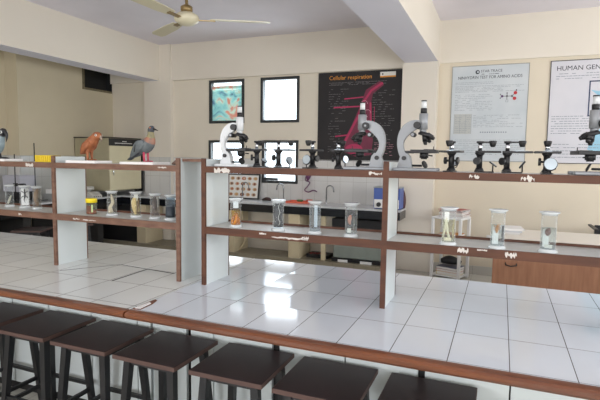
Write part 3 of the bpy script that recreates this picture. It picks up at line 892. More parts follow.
def make_simple(loc, rz, label, parts):
    """small dissecting microscope: foot, column, stage, rod, lens arm, knob, mirror (toward +x)"""
    t = thing('dissecting_microscope', label, 'microscope', loc, rz, 'small dissecting microscopes on the upper shelf')
    b = MB()
    b.box(-0.020, 0.062, -0.022, 0.022, 0, 0.005, m_black, bev=0.002)
    b.lathe([(0.021, 0.006), (0.018, 0.012), (0.0135, 0.020)], m_black, 16)
    b.build('foot', t)
    c = MB()
    c.cyl((0, 0, 0.018), (0, 0, 0.086), 0.0125, m_black)
    c.lathe([(0.0125, 0.072), (0.020, 0.082), (0.020, 0.086)], m_black, 16)
    c.build('column', t)
    s = MB()
    s0, s1, sy = parts.get('stage', (-0.022, 0.095, 0.036))
    s.box(s0, s1, -sy, sy, 0.086, 0.095, m_black, bev=0.002)
    s.box(s0+0.02 if s0 < -0.03 else 0.03, s1-0.02, -0.016, 0.016, 0.0951, 0.0962, m_mirror)
    s.build('stage', t)
    r = MB(); r.cyl((0, 0, 0.095), (0, 0, 0.128), 0.0085, m_chrome); r.build('sliding_rod', t)
    a = MB()
    al = parts.get('arm', 0.055)
    a.lathe([(0.015, 0.128), (0.016, 0.131), (0.015, 0.137)], m_black, 16)
    a.box(0, al, -0.006, 0.006, 0.129, 0.136, m_black)
    a.build('lens_arm', t)
    l = MB(); l.lathe([(0.008, 0.112), (0.011, 0.116), (0.015, 0.128), (0.016, 0.137), (0.013, 0.139)], m_black, 16, T((al, 0, 0))); l.build('lens', t)
    k = MB()
    ky = parts.get('knob', (-1, 0))
    d = Vector((ky[0], ky[1], 0)).normalized()
    p = Vector((0, 0, 0.050))
    k.cyl(p, p+d*0.024, 0.005, m_black); k.cyl(p+d*0.022, p+d*0.032, 0.016, m_black)
    if parts.get('knob2'): k.cyl(p, p-d*0.024, 0.005, m_black); k.cyl(p-d*0.022, p-d*0.032, 0.016, m_black)
    k.build('focus_knob', t)
    m = MB()
    mc = Vector(parts.get('mirror', (0.050, 0, 0.036))); nn = Vector(parts.get('mdir', (0.6, 0, 0.8))).normalized()
    mr = parts.get('mr', 0.019)
    m.disc(mc, mr, 0.005, m_black, nn); m.disc(mc+nn*0.003, mr-0.002, 0.003, m_mirror, nn)
    m.cyl((mc.x, mc.y, 0.004), (mc.x, mc.y, mc.z-0.006), 0.003, m_black)
    m.tube([mc+Vector((0, -mr-0.001, 0)), mc+Vector((0, -mr*0.7, -mr*0.8)), mc+Vector((0, 0, -mr-0.003)), mc+Vector((0, mr*0.7, -mr*0.8)), mc+Vector((0, mr+0.001, 0))], 0.0022, m_black, 6)
    m.build('mirror', t)
    return t
make_simple((-1.199, 2.31, ZU), 0.3, 'small black dissecting microscope next to the large white microscope', {'stage': (-0.045, 0.055, 0.030), 'knob': (-1, -0.3), 'mirror': (0.040, 0, 0.034), 'mdir': (0.5, -0.4, 0.8), 'arm': 0.02, 'mr': 0.017})
make_simple((-1.073, 2.31, ZU), 0.0, 'small dissecting microscope silhouetted against the bright lower window', {'stage': (-0.018, 0.082, 0.030), 'knob': (-1, 0), 'mirror': (0.062, 0, 0.038), 'mdir': (0.9, -0.5, 0.2), 'arm': 0.07, 'mr': 0.021})
make_simple((-0.884, 2.31, ZU), -PI/2-0.2, 'small dissecting microscope with round mirror facing forward, left of the dark poster', {'stage': (-0.04, 0.06, 0.042), 'knob': (0, 1), 'mirror': (0.045, -0.006, 0.044), 'mdir': (0.95, 0, 0.15), 'arm': 0.04, 'mr': 0.024})
make_simple((-0.747, 2.31, ZU), 0.25, 'small dissecting microscope in front of the lower left of the dark poster', {'stage': (-0.040, 0.056, 0.030), 'knob': (-1, 0), 'mirror': (0.034, -0.012, 0.048), 'mdir': (0.75, -0.65, 0.1), 'arm': 0.02})
make_simple((-0.211, 2.31, ZU), -PI/2-0.15, 'small dissecting microscope seen end-on, first right of the pillar', {'stage': (-0.04, 0.05, 0.046), 'knob': (0, 1), 'knob2': True, 'mirror': (-0.045, 0, 0.036), 'arm': 0.05})
make_simple((-0.092, 2.31, ZU), 0.0, 'small dissecting microscope with its round knob to the left, below the amino acid poster', {'stage': (-0.018, 0.088, 0.028), 'knob': (-0.4, -1), 'knob2': False, 'mirror': (0.056, 0, 0.036), 'arm': 0.052})
make_simple((0.020, 2.31, ZU), 0.0, 'small dissecting microscope with tilted mirror, at the lower right corner of the amino acid poster', {'stage': (-0.02, 0.100, 0.030), 'knob': (-0.7, -0.7), 'mirror': (0.062, 0, 0.036), 'mdir': (-0.8, 0.1, 0.6), 'arm': 0.058})
make_simple((0.175, 2.31, ZU), -PI/2, 'small dissecting microscope with large pale round mirror facing forward, below the genome poster', {'stage': (-0.04, 0.045, 0.050), 'knob': (0, -1), 'mirror': (0.040, 0.012, 0.042), 'mdir': (1, 0, 0.12), 'arm': 0.0, 'mr': 0.026})

# ------------------------------------------------------------------ bird models
def slab(x0, x1, label):
    o = MB().box(x0, x1, 2.215, 2.36, 0, 0.016, m_ceramic, bev=0.001).build('display_base')
    return o
def bird(root_loc, label, rz, kind):
    t = thing('bird_model', label, 'bird model', root_loc, rz)
    b = MB(); 
    if kind == 'parrot':
        b.box(-0.135, 0.085, -0.065, 0.065, 0, 0.015, m_ceramic, bev=0.001); b.build('display_base', t)
        m1 = mat('orange_brown_feathers', (170, 104, 62), 0.6, rgb2=(124, 68, 38), scale=45, bump=0.4, bscale=90)
        bd = MB()
        rings = [((-0.083, 0, 0.050), 0.006, 0.003), ((-0.070, 0, 0.058), 0.014, 0.009), ((-0.048, 0, 0.078), 0.027, 0.024), ((-0.020, 0, 0.102), 0.034, 0.032), ((0.006, 0, 0.124), 0.032, 0.031), ((0.024, 0, 0.142), 0.026, 0.026), ((0.040, 0, 0.152), 0.025, 0.026), ((0.054, 0, 0.150), 0.021, 0.022), ((0.064, 0, 0.144), 0.010, 0.011)]
        bd.loft(smooth_rings(rings, 4), m1, 16)
        bd.build('body', t)
        bk = MB(); bk.loft(smooth_rings([((0.054, 0, 0.156), 0.010, 0.012), ((0.066, 0, 0.148), 0.008, 0.010), ((0.071, 0, 0.134), 0.005, 0.006), ((0.068, 0, 0.122), 0.001, 0.002)], 3), mat('horn_beak', (176, 158, 140), 0.4, rgb2=(90, 70, 60), scale=40), 10); bk.build('beak', t)
        for s in (-1, 1):
            w = MB(); w.loft(smooth_rings([((0.010, s*0.028, 0.122), 0.004, 0.010), ((-0.018, s*0.033, 0.100), 0.007, 0.022), ((-0.048, s*0.026, 0.074), 0.006, 0.016), ((-0.078, s*0.010, 0.052), 0.002, 0.004)], 4), m1, 10); w.build('wing', t)
            l = MB(); l.loft(smooth_rings([((-0.018, s*0.014, 0.085), 0.012, 0.014), ((-0.020, s*0.015, 0.055), 0.008, 0.009), ((-0.016, s*0.015, 0.018), 0.006, 0.006)], 3), m1, 10)
            l.tube([(-0.016, s*0.015, 0.019), (0.012, s*0.018, 0.019)], 0.004, m1, 6); l.build('leg', t)
            e = MB(); e.disc((0.052, s*0.0225, 0.158), 0.006, 0.003, m_white, (0.1, s, 0.1)); e.disc((0.052, s*0.024, 0.158), 0.0035, 0.003, m_black, (0.1, s, 0.1)); e.build('eye', t)
        return t
    if kind == 'pigeon':
        b.box(-0.100, 0.100, -0.065, 0.065, 0, 0.0125, m_ceramic, bev=0.001); b.build('display_base', t)
        g = mat('slate_grey_feathers', (104, 111, 112), 0.6, rgb2=(76, 83, 86), scale=40, bump=0.3, bscale=90)
        og = mat('orange_breast_feathers', (172, 112, 84), 0.6, rgb2=(120, 104, 96), scale=50)
        gn = mat('olive_neck_feathers', (150, 140, 96), 0.6, rgb2=(110, 110, 90), scale=60)
        hd = mat('dark_grey_head', (62, 66, 74), 0.5)
        raw = [((-0.042, 0, 0.062), 0.012, 0.010), ((-0.024, 0, 0.074), 0.028, 0.026), ((0.000, 0, 0.086), 0.036, 0.034), ((0.022, 0, 0.102), 0.034, 0.033), ((0.034, 0, 0.122), 0.026, 0.026), ((0.038, 0, 0.140), 0.018, 0.018), ((0.038, 0, 0.156), 0.0145, 0.015), ((0.040, 0, 0.166), 0.016, 0.016), ((0.046, 0, 0.176), 0.0155, 0.015), ((0.054, 0, 0.182), 0.006, 0.006)]
        rg = smooth_rings(raw, 4)
        bands = []
        for i in range(len(rg)-1):
            s = i/4.0
            bands.append(g if s < 3.3 else og if s < 4.4 else gn if s < 6.2 else hd)
        bd = MB(); bd.loft(rg, bands, 16); bd.build('body', t)
        bk = MB(); bk.cyl((0.054, 0, 0.173), (0.082, 0, 0.164), 0.006, m_black, r1=0.001, seg=10); bk.build('beak', t)
        tl = MB(); tl.loft(smooth_rings([((-0.030, 0, 0.066), 0.018, 0.010), ((-0.062, 0, 0.044), 0.019, 0.006), ((-0.094, 0, 0.022), 0.018, 0.004)], 3), mat('dark_tail_feathers', (66, 72, 80), 0.6), 10); tl.build('tail', t)
        for s in (-1, 1):
            w = MB(); w.loft(smooth_rings([((0.022, s*0.030, 0.108), 0.004, 0.012), ((-0.006, s*0.037, 0.092), 0.006, 0.026), ((-0.042, s*0.028, 0.062), 0.006, 0.018), ((-0.078, s*0.012, 0.036), 0.003, 0.006)], 4), g, 10)
            w.loft([((-0.022, s*0.041, 0.096), 0.002, 0.004), ((-0.034, s*0.037, 0.060), 0.002, 0.004)], m_black, 6)
            w.build('wing', t)
            l = MB(); mm = mat('pink_red_legs', (190, 72, 96), 0.5)
            l.cyl((0.006, s*0.014, 0.062), (0.008, s*0.015, 0.014), 0.006, mm, r1=0.004)
            for q in (-0.5, 0, 0.5): l.cyl((0.008, s*0.015, 0.017), (0.008+0.022*math.cos(q), s*0.015+0.022*math.sin(q), 0.016), 0.0025, mm)
            l.build('leg', t)
            e = MB(); e.disc((0.046, s*0.0150, 0.178), 0.003, 0.002, mat('orange_eye', (206, 120, 50)), (0, s, 0)); e.build('eye', t)
        return t
    # grey bird with black hood
    b.box(-0.23, 0.105, -0.07, 0.07, 0, 0.016, m_ceramic, bev=0.001); b.build('display_base', t)
    g = mat('blue_grey_feathers', (150, 166, 170), 0.6, rgb2=(120, 136, 142), scale=30)
    k = mat('black_feathers', (34, 34, 38), 0.5)
    raw = [((-0.10, 0, 0.040), 0.010, 0.006), ((-0.07, 0, 0.062), 0.032, 0.030), ((-0.045, 0, 0.095), 0.040, 0.038), ((-0.022, 0, 0.135), 0.034, 0.032), ((-0.005, 0, 0.165), 0.024, 0.024), ((0.006, 0, 0.188), 0.022, 0.022), ((0.018, 0, 0.200), 0.021, 0.020), ((0.034, 0, 0.198), 0.012, 0.012)]
    rg = smooth_rings(raw, 4)
    bd = MB(); bd.loft(rg, [g if i < 17 else k for i in range(len(rg)-1)], 16); bd.build('body', t)
    bk = MB(); bk.loft(smooth_rings([((0.026, 0, 0.200), 0.013, 0.013), ((0.044, 0, 0.182), 0.010, 0.012), ((0.048, 0, 0.155), 0.006, 0.008), ((0.040, 0, 0.128), 0.001, 0.002)], 3), k, 10); bk.build('beak', t)
    for s in (-1, 1):
        e = MB(); e.disc((0.022, s*0.0215, 0.192), 0.009, 0.004, m_white, (0.1, s, 0)); e.disc((0.022, s*0.023, 0.192), 0.0055, 0.004, k, (0.1, s, 0)); e.build('eye', t)
        l = MB(); l.cyl((-0.05, s*0.018, 0.075), (-0.04, s*0.018, 0.018), 0.006, k); l.build('leg', t)
    f = MB(); f.loft(smooth_rings([((-0.05, 0, 0.018), 0.018, 0.003), ((0.0, 0, 0.022), 0.030, 0.006), ((0.035, 0, 0.020), 0.028, 0.004)], 3), k, 10); f.build('foot', t)
    return t
bird((-2.315, 2.285, ZU), 'orange-brown parrot model looking down, on a white slab on the left rack', 0.0, 'parrot')
bird((-1.915, 2.285, ZU), 'grey pigeon model with orange breast and pink legs, on a white slab', 0.0, 'pigeon')
bird((-3.105, 2.285, ZU), 'grey bird model with black hooded head, cut off at the left edge of the photo', 0.0, 'hooded')

for o in bpy.data.objects:
    if o.name.startswith('bird_model'):
        k = 1.18 if 'pigeon' in o['label'] else 1.07 if 'parrot' in o['label'] else 1.0
        o.scale = (k, k, k)
# yellow ribbed holder
t = thing('slide_holder', 'yellow ribbed plastic holder on the upper shelf left of the parrot model', 'holder', (-2.700, 2.29, ZU))
b = MB()
for i in range(8):
    b.box(-0.075+i*0.019, -0.075+i*0.019+0.014, -0.028, 0.028, 0.001, 0.044 - (0.002 if i % 2 else 0), m_yellow, bev=0.002)
b.box(-0.076, 0.070, -0.024, 0.024, 0, 0.036, mat('darker_yellow_plastic', (196, 166, 30), 0.5))
b.build('ribbed_body', t)
c = MB(); c.box(0.072, 0.090, -0.03, 0.03, 0, 0.043, mat('olive_end_cap', (150, 128, 60), 0.5), bev=0.002); c.build('end_piece', t)
# small brown clump at the end of the left rack and white beaker behind
s = MB(); s.loft(smooth_rings([((-0.03, 0, 0.006), 0.012, 0.005), ((-0.01, 0.003, 0.012), 0.022, 0.012), ((0.015, 0, 0.018), 0.024, 0.017), ((0.034, 0, 0.008), 0.01, 0.007)]), mat('dusty_brown_clod', (110, 88, 76), 0.9, var=0.3, scale=50), 12)
o = s.build('clay_lump'); o.location = (-1.725, 2.33, ZU); tag(o, 'small dusty brown lump at the right end of the left rack', 'lump')
t = thing('beaker', 'small white flared cup on the upper shelf beside the large white microscope', 'cup', (-1.402, 2.35, ZU))
b = MB(); b.lathe([(0.011, 0), (0.016, 0.010), (0.027, 0.036), (0.025, 0.036), (0.010, 0.004)], m_white, 20); b.build('cup_body', t)
b = MB(); b.lathe([(0.027, 0.0355), (0.030, 0.037), (0.027, 0.039), (0.025, 0.037)], m_white, 20, cap=False); b.build('rim', t)

# ------------------------------------------------------------------ back counter
CX0, CX1, CY0 = LW+0.012, -1.195, 6.34
t = thing('sink_counter', 'long sink counter with pale top and black granite front under the windows', 'counter', (-3.9, 6.6, 0))
def cfix(o): o.location = (3.9, -6.6, 0); return o
a = MB(); a.box(CX0, CX1, CY0, YB-0.175, 0.845, 0.870, m_granite_top); a.box(CX0, -5.73, YB-0.175, YB-0.014, 0.845, 0.870, m_granite_top); a.box(-5.17, -1.31, YB-0.175, YB-0.014, 0.845, 0.870, m_granite_top); cfix(a.build('worktop', t))
a = MB(); a.box(CX0, CX1, CY0, CY0+0.03, 0.735, 0.845, m_granite); a.box(CX1-0.03, CX1, CY0+0.03, YB-0.175, 0.735, 0.845, m_granite); cfix(a.build('apron', t))
for x0, x1 in ((-5.52, -5.34), (-3.92, -3.68), (-2.79, -2.62)):
    p = MB(); p.box(x0, x1, 6.37, 6.80, 0.1, 0.845, m_pier); cfix(p.build('pier', t))
a = MB(); a.box(CX0+0.02, -1.31, 6.34, YB-0.105, 0, 0.1, m_plinth); cfix(a.build('plinth', t))
a = MB(); a.box(-2.30, -2.24, 6.40, 6.44, 0.1, 0.735, m_pier); cfix(a.build('post', t))
a = MB(); a.box(-6.44, -5.53, 6.40, 6.43, 0.1, 0.735, m_gap); cfix(a.build('cavity_shade_panel', t))  # dark sheet added to stand for the shade in the open cavity
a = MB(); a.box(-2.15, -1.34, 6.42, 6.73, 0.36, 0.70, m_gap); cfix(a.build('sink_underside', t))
a = MB(); 
for z in (0.30,): a.box(-5.3, -2.8, 6.75, 6.77, z, z+0.02, m_edge)
cfix(a.build('waste_pipe', t))
# left side counter
t = thing('side_counter', 'dark-fronted side counter along the left wall holding instruments', 'counter', (-6.15, 4.8, 0))
def sfix(o): o.location = (6.15, -4.8, 0); return o
a = MB(); a.box(-6.735, -5.80, 3.2, 5.03, 0.845, 0.87, m_granite_top); a.box(LW+0.014, -5.80, 5.03, CY0-0.004, 0.845, 0.87, m_granite_top); sfix(a.build('worktop', t))
a = MB(); a.box(-5.83, -5.80, 3.2, CY0-0.004, 0.70, 0.845, m_granite); sfix(a.build('apron', t))
a = MB(); a.box(LW+0.014, LW+0.05, 5.2, 6.3, 0.0, 0.845, m_dark); a.box(-6.735, -6.70, 3.2, 5.15, 0.0, 0.845, m_dark); sfix(a.build('shade_board', t))  # dark boards added where only the counter's shadow falls
for y in (3.25, 4.6, 5.9):
    p = MB(); p.box(-6.6 if y < 5 else -6.44, -5.9, y, y+0.12, 0, 0.845, m_dark); sfix(p.build('pier', t))
# dark stools stored under the side counter
for i, (x, y, lab) in enumerate(((-5.42, 4.35, 'dark stool stored by the side counter, nearer one'), (-5.36, 5.0, 'dark stool stored by the side counter, farther one'))):
    dup(first, (x, y, 0), 0.5+0.4*i, lab, 'stools stored by the side counter')

# oven / incubator
t = thing('incubator', 'cream laboratory oven with a black control panel in the back left corner', 'oven', (-6.12, 6.40, 0.87))
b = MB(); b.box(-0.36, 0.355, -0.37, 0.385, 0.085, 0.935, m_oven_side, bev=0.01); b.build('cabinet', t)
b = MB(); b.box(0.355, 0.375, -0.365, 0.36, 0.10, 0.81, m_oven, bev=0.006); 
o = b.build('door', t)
h = MB(); h.cyl((0.375, -0.31, 0.40), (0.395, -0.31, 0.40), 0.007, m_chrome); h.cyl((0.395, -0.31, 0.34), (0.395, -0.31, 0.46), 0.007, m_chrome); h.build('door_handle', o)
b = MB(); b.box(0.355, 0.372, -0.365, 0.36, 0.815, 0.93, m_black, bev=0.003); b.build('control_panel', t)
for yy, zz, s, n in ((-0.03, 0.885, 0.10, 'ooooo'), (-0.05, 0.855, 0.40, '')):
    q = MB()
    k = 4 if s < 0.2 else 15
    for i in range(k):
        q.box(0.3722, 0.3735, yy-s/2+i*s/k, yy-s/2+(i+0.72)*s/k, zz-0.006, zz+0.006, m_paper)
    q.build('panel_marking', t)
for x in (-0.30, 0.30):
    for y in (-0.33, 0.33): MB().box(x-0.03, x+0.03, y-0.03, y+0.03, 0.0, 0.085, m_black).build('foot', t)
b = MB(); b.box(-0.37, 0.365, -0.38, 0.39, 0.935, 0.95, mat('rusty_dark_top', (60, 52, 44), 0.7, var=0.3, scale=20)); b.build('top_plate', t)
b = MB(); b.box(0.26, 0.36, 0.391, 0.409, 0.05, 0.93, m_black); b.build('shadow_gap_strip', t)  # black strip standing in for the shadow gap behind the oven

# balance, printer-like boxes, retort stands on the side counter
t = thing('balance', 'small white laboratory balance beside the cream oven', 'balance', (-5.93, 5.80, 0.87))
b = MB(); b.prism([(-0.11, 0), (0.14, 0), (0.14, 0.035), (0.06, 0.085), (-0.11, 0.085)], -0.10, 0.10, mat('off_white_plastic', (196, 194, 186), 0.45)); b.build('housing', t)
b = MB(); b.lathe([(0.03, 0.085), (0.03, 0.115), (0.078, 0.118), (0.078, 0.165), (0.06, 0.17)], mat('off_white_plastic', (196, 194, 186)), 20, T((-0.03, 0, 0))); b.build('weighing_pan', t)
for i in range(4): MB().box(0.137, 0.1415, -0.07+i*0.04, -0.05+i*0.04, 0.010, 0.024, m_black).build('button', t)
t = thing('instrument', 'lilac-grey box instrument on the side counter behind the lizard jar', 'instrument', (-6.35, 4.95, 0.87), 0.05)
b = MB(); b.box(-0.20, 0.12, -0.14, 0.14, 0.13, 0.36, mat('lilac_grey_enamel', (186, 186, 196), 0.5), bev=0.006); b.build('upper_case', t)
b = MB(); b.box(-0.17, 0.10, -0.11, 0.11, 0.0, 0.13, m_black); b.build('lower_case', t)
b = MB(); b.box(0.101, 0.106, -0.09, 0.02, 0.03, 0.10, m_white); b.build('display', t)
t = thing('instrument', 'low grey meter on the side counter seen beside the left white panel', 'instrument', (-6.05, 5.28, 0.87))
b = MB(); b.box(-0.14, 0.14, -0.11, 0.13, 0, 0.09, mat('grey_enamel', (150, 152, 150), 0.5), bev=0.004); b.build('lower_case', t)
b = MB(); b.box(-0.12, 0.12, -0.09, 0.11, 0.09, 0.15, m_white, bev=0.004); b.build('upper_case', t)
for i in range(3): MB().cyl((0.139, -0.06+i*0.06, 0.045), (0.15, -0.06+i*0.06, 0.045), 0.014, m_black).build('knob', t)
def retort(x, y, h, label, cz):
    t = thing('retort_stand', label, 'retort stand', (x, y, 0.87), 0, 'retort stands on the side counter')
    b = MB(); b.box(-0.10, 0.10, -0.07, 0.07, 0, 0.015, m_rod, bev=0.003); b.build('base', t)
    b = MB(); b.cyl((-0.06, 0, 0.015), (-0.06, 0, h), 0.007, m_rod); b.build('rod', t)
    b = MB(); b.box(-0.08, -0.035, -0.02, 0.02, cz-0.02, cz+0.02, m_black); b.cyl((-0.04, 0, cz), (0.07, 0, cz+0.01), 0.008, m_black)
    b.tube([(0.06, -0.03, cz+0.01), (0.09, -0.035, cz+0.01), (0.12, -0.01, cz+0.01)], 0.009, m_black); b.tube([(0.06, 0.03, cz+0.01), (0.09, 0.035, cz+0.01), (0.12, 0.01, cz+0.01)], 0.009, m_black)
    b.box(0.05, 0.07, -0.035, 0.035, cz, cz+0.02, m_black)
    b.build('clamp', t)
retort(-6.12, 4.72, 0.66, 'retort stand with black clamp near the left edge of the photo', 0.24)
retort(-6.13, 5.04, 0.82, 'taller retort stand behind the yellow holder', 0.50)

# taps
def tap(x, s, label):
    t = thing('tap', label, 'tap', (x, 6.76, 0.87), 0, 'swan-neck taps over the sinks')
    b = MB(); b.lathe([(0.022, 0), (0.022, 0.01), (0.012, 0.02), (0.012, 0.05)], m_chrome, 14); b.build('tap_base', t)
    pts = [(0, 0, 0.04), (0, 0, 0.20)]
    for i in range(9):
        a = i*PI*0.92/8
        pts.append((s*(0.055-0.055*math.cos(a)), 0, 0.21+0.055*math.sin(a)))
    pts.append((s*0.115, 0, 0.17))
    b = MB(); b.tube(pts, 0.009, m_rod2, 8); b.build('spout', t)
    b = MB(); b.cyl((0, -0.012, 0.04), (0, -0.05, 0.045), 0.006, m_chrome); b.build('lever', t)
m_rod2 = mat('dull_chrome', (150, 152, 155), 0.25, 0.9)
tap(-3.76, 1, 'left swan-neck tap in front of the framed chart')
tap(-3.05, -1, 'middle swan-neck tap under the bright lower window')
tap(-2.36, 1, 'right swan-neck tap beside the coral tray')

# framed chart leaning on the wall
t = thing('framed_chart', 'framed white chart with rows of orange and brown round pictures, leaning on the wall', 'picture', (-3.80, 6.80, 0.872))
lean = 0.16
b = MB()
mx = T((0, 0, 0), -lean)
W, H = 0.30, 0.40
for a in ((-W, -W+0.02, 0, H), (W-0.02, W, 0, H), (-W+0.02, W-0.02, 0, 0.02), (-W+0.02, W-0.02, H-0.02, H)):
    b.box(a[0], a[1], 0, 0.02, a[2], a[3], m_black, mx)
b.build('frame', t)
b = MB(); b.box(-W+0.02, W-0.02, 0.008, 0.016, 0.02, H-0.02, m_paper, mx)
cols = [(150, 88, 54), (196, 156, 96), (128, 70, 50), (176, 130, 84), (116, 84, 68), (176, 96, 70)]
ci = 0
m_tan = mat('chart_tan', (206, 176, 146), 0.7)
for r_ in range(4):
    for c_ in range(5):
        mm = mat('chart_spot_%d' % (ci % 6), cols[ci % 6], 0.6); ci += 1
        px, pz = -0.205+c_*0.103+0.012*(r_ % 2), 0.07+r_*0.085
        b.lathe([(0.034, 0), (0.034, 0.001)], m_tan if (ci+r_) % 3 else mm, 14, mx @ T((px, 0.0075, pz), PI/2) @ Matrix.Diagonal((1.15, 0.8, 1, 1)))
        b.lathe([(0.019, 0), (0.019, 0.002)], mm if (ci+r_) % 3 else m_tan, 12, mx @ T((px+0.004, 0.0075, pz), PI/2))
b.build('chart_sheet', t)

# blue instrument box at the counter's right end
t = thing('centrifuge', 'blue box instrument with white front panel at the right end of the sink counter', 'instrument', (-1.385, 6.51, 0.871))
b = MB(); b.box(-0.175, 0.175, -0.13, 0.13, 0.005, 0.28, m_blue, bev=0.008); b.build('case', t)
b = MB(); b.box(-0.165, 0.165, -0.136, -0.13, 0.015, 0.13, m_white); b.build('front_panel', t)
b = MB(); b.cyl((-0.10, -0.136, 0.062), (-0.10, -0.160, 0.062), 0.03, m_black); b.build('knob', t)
b = MB(); b.box(-0.18, 0.18, -0.135, 0.135, 0.28, 0.295, mat('grey_lid', (150, 156, 160), 0.4), bev=0.004); b.build('lid', t)
s = MB(); s.loft(smooth_rings([((0, 0, 0.0), 0.025, 0.04), ((0.005, 0, 0.08), 0.03, 0.045), ((0, 0.01, 0.17), 0.028, 0.04), ((0, 0.01, 0.24), 0.012, 0.02)]), mat('maroon_plastic', (84, 50, 56), 0.5, var=0.2, scale=20), 12)
o = s.build('maroon_bottle'); o.location = (-1.235, 6.695, 0.871); tag(o, 'dark maroon container behind the blue box instrument', 'container')
# coral tray, black things, purple hose
t = thing('tray', 'coral red plastic tray on the counter by the right tap', 'tray', (-2.72, 6.66, 0.871))
b = MB(); b.box(-0.20, 0.14, -0.11, 0.11, 0, 0.008, m_red, bev=0.002)
for a in ((-0.20, 0.14, -0.11, -0.10), (-0.20, 0.14, 0.10, 0.11), (-0.20, -0.19, -0.10, 0.10), (0.13, 0.14, -0.10, 0.10)): b.box(a[0], a[1], a[2], a[3], 0.008, 0.026, m_red)
b.build('tray_body', t)
for i, (x, y, c, lab) in enumerate(((-2.60, 6.70, (206, 84, 60), 'small red bowl in the coral tray'), (-2.72, 6.62, (88, 110, 62), 'small olive bowl in the coral tray'))):
    b = MB(); b.lathe([(0.025, 0), (0.045, 0.02), (0.05, 0.04), (0.045, 0.04), (0.02, 0.006)], mat('bowl_%d' % i, c, 0.5), 18)
    o = b.build('bowl'); o.location = (x, y, 0.880); tag(o, lab, 'bowl')
s = MB()
s.loft(smooth_rings([((-0.08, 0, 0.012), 0.03, 0.010), ((-0.03, 0.01, 0.025), 0.05, 0.024), ((0.02, 0, 0.028), 0.045, 0.026), ((0.08, 0, 0.012), 0.03, 0.010)]), mat('dark_brown_cloth', (66, 46, 42), 0.9, bump=0.5, bscale=30), 12)
o = s.build('cloth'); o.location = (-3.30, 6.70, 0.871); tag(o, 'crumpled dark brown cloth on the sink counter under the window', 'cloth')
pts = [(-2.71, 6.86, 1.30), (-2.73, 6.85, 1.20), (-2.66, 6.85, 1.17), (-2.69, 6.85, 1.11), (-2.74, 6.85, 1.05), (-2.68, 6.85, 1.02), (-2.60, 6.85, 1.05), (-2.54, 6.85, 1.03)]
s = MB(); s.loft(smooth_rings([(p, 0.009, 0.009) for p in pts], 4), m_purple, 8)
s.loft(smooth_rings([((-2.68, 6.86, 1.36), 0.03, 0.02), ((-2.68, 6.86, 1.30), 0.075, 0.035), ((-2.69, 6.86, 1.24), 0.055, 0.03), ((-2.70, 6.86, 1.19), 0.01, 0.01)], 3), m_purple, 10)
o = s.build('rubber_hose'); tag(o, 'purple rubber hose hanging on the tiled wall above the tray', 'hose')
# black bar and yellow marker on the lower window's sill
b = MB(); b.box(-3.46, -3.22, YB-0.03, YB+0.02, 1.177, 1.215, m_black)
b = b.build('duster'); tag(b, 'black bar lying on the sill of the lower bright window', 'bar')
# things under the counter
t = thing('storage_box', 'translucent grey plastic box on the plinth under the sink counter', 'box', (-1.83, 6.60, 0.101))
b = MB(); b.box(-0.30, 0.40, -0.17, 0.10, 0.05, 0.24, mat('translucent_grey_plastic', (134, 142, 134), 0.35, var=0.1, scale=6), bev=0.015); b.build('box_body', t)
b = MB(); b.box(-0.32, 0.42, -0.19, 0.11, 0.0, 0.05, m_black, bev=0.004); b.build('black_base', t)
MB().box(-0.22, -0.08, -0.20, -0.188, 0.0, 0.035, m_white).build('foot', t); MB().box(0.10, 0.26, -0.20, -0.188, 0.0, 0.035, m_white).build('foot', t)
t = thing('crate', 'flat black tray with red items under the sink counter', 'tray', (-2.40, 6.62, 0.101))
b = MB(); b.box(-0.16, 0.17, -0.12, 0.12, 0, 0.05, m_black, bev=0.004); b.build('tray_body', t)
for i in range(5): MB().box(-0.12+i*0.05, -0.09+i*0.05, -0.08+0.02*(i % 2), 0.0, 0.05, 0.062, mat('dull_red', (140, 54, 46), 0.5)).build('red_item', t)
b = MB(); b.box(-4.35, -3.98, 6.40, 6.72, 0.101, 0.36, mat('beige_cardboard', (190, 176, 146), 0.8), bev=0.004)
tag(b.build('carton'), 'beige carton on the plinth under the left part of the sink counter', 'carton')
s = MB(); s.loft(smooth_rings([((-3.66, 6.55, 0.78), 0.012, 0.012), ((-3.63, 6.55, 0.45), 0.012, 0.012), ((-3.60, 6.56, 0.25), 0.012, 0.012), ((-3.68, 6.52, 0.115), 0.012, 0.012)]), mat('ivory_pipe', (200, 184, 150), 0.5), 8)
tag(s.build('drain_pipe'), 'thin ivory drain pipe hanging below the sink counter', 'pipe')

# ------------------------------------------------------------------ posters
def dashes(mb, x0, x1, z0, z1, rows, m, y, seed, hgt=0.004, dens=0.85):
    rnd = random.Random(seed)
    for r in range(rows):
        z = z1-(z1-z0)*(r+0.5)/rows
        x = x0
        end = x1-(x1-x0)*rnd.choice((0, 0, 0.05, 0.3))
        while x < end-0.01:
            w = min(rnd.uniform(0.012, 0.05), end-x)
            if rnd.random() < dens: mb.box(x, x+w, y-0.0008, y, z-hgt/2, z+hgt/2, m)
            x += w+0.008
YP = YB-0.012
def poster_root(name, label, x0, x1, z0, z1, ms, mrim):
    t = thing(name, label, 'poster', ((x0+x1)/2, YB-0.001, z0))
    b = MB()
    b.box(-(x1-x0)/2, (x1-x0)/2, -0.010, 0, 0, z1-z0, ms); b.build('sheet', t)
    b = MB(); w = (x1-x0)/2; h = z1-z0
    for a in ((-w-0.008, -w, -0.008, h+0.008), (w, w+0.008, -0.008, h+0.008), (-w, w, -0.008, 0), (-w, w, h, h+0.008)): b.box(a[0], a[1], -0.013, 0, a[2], a[3], mrim)
    b.build('rim', t)
    return t
RX = (PI/2, 0, 0)
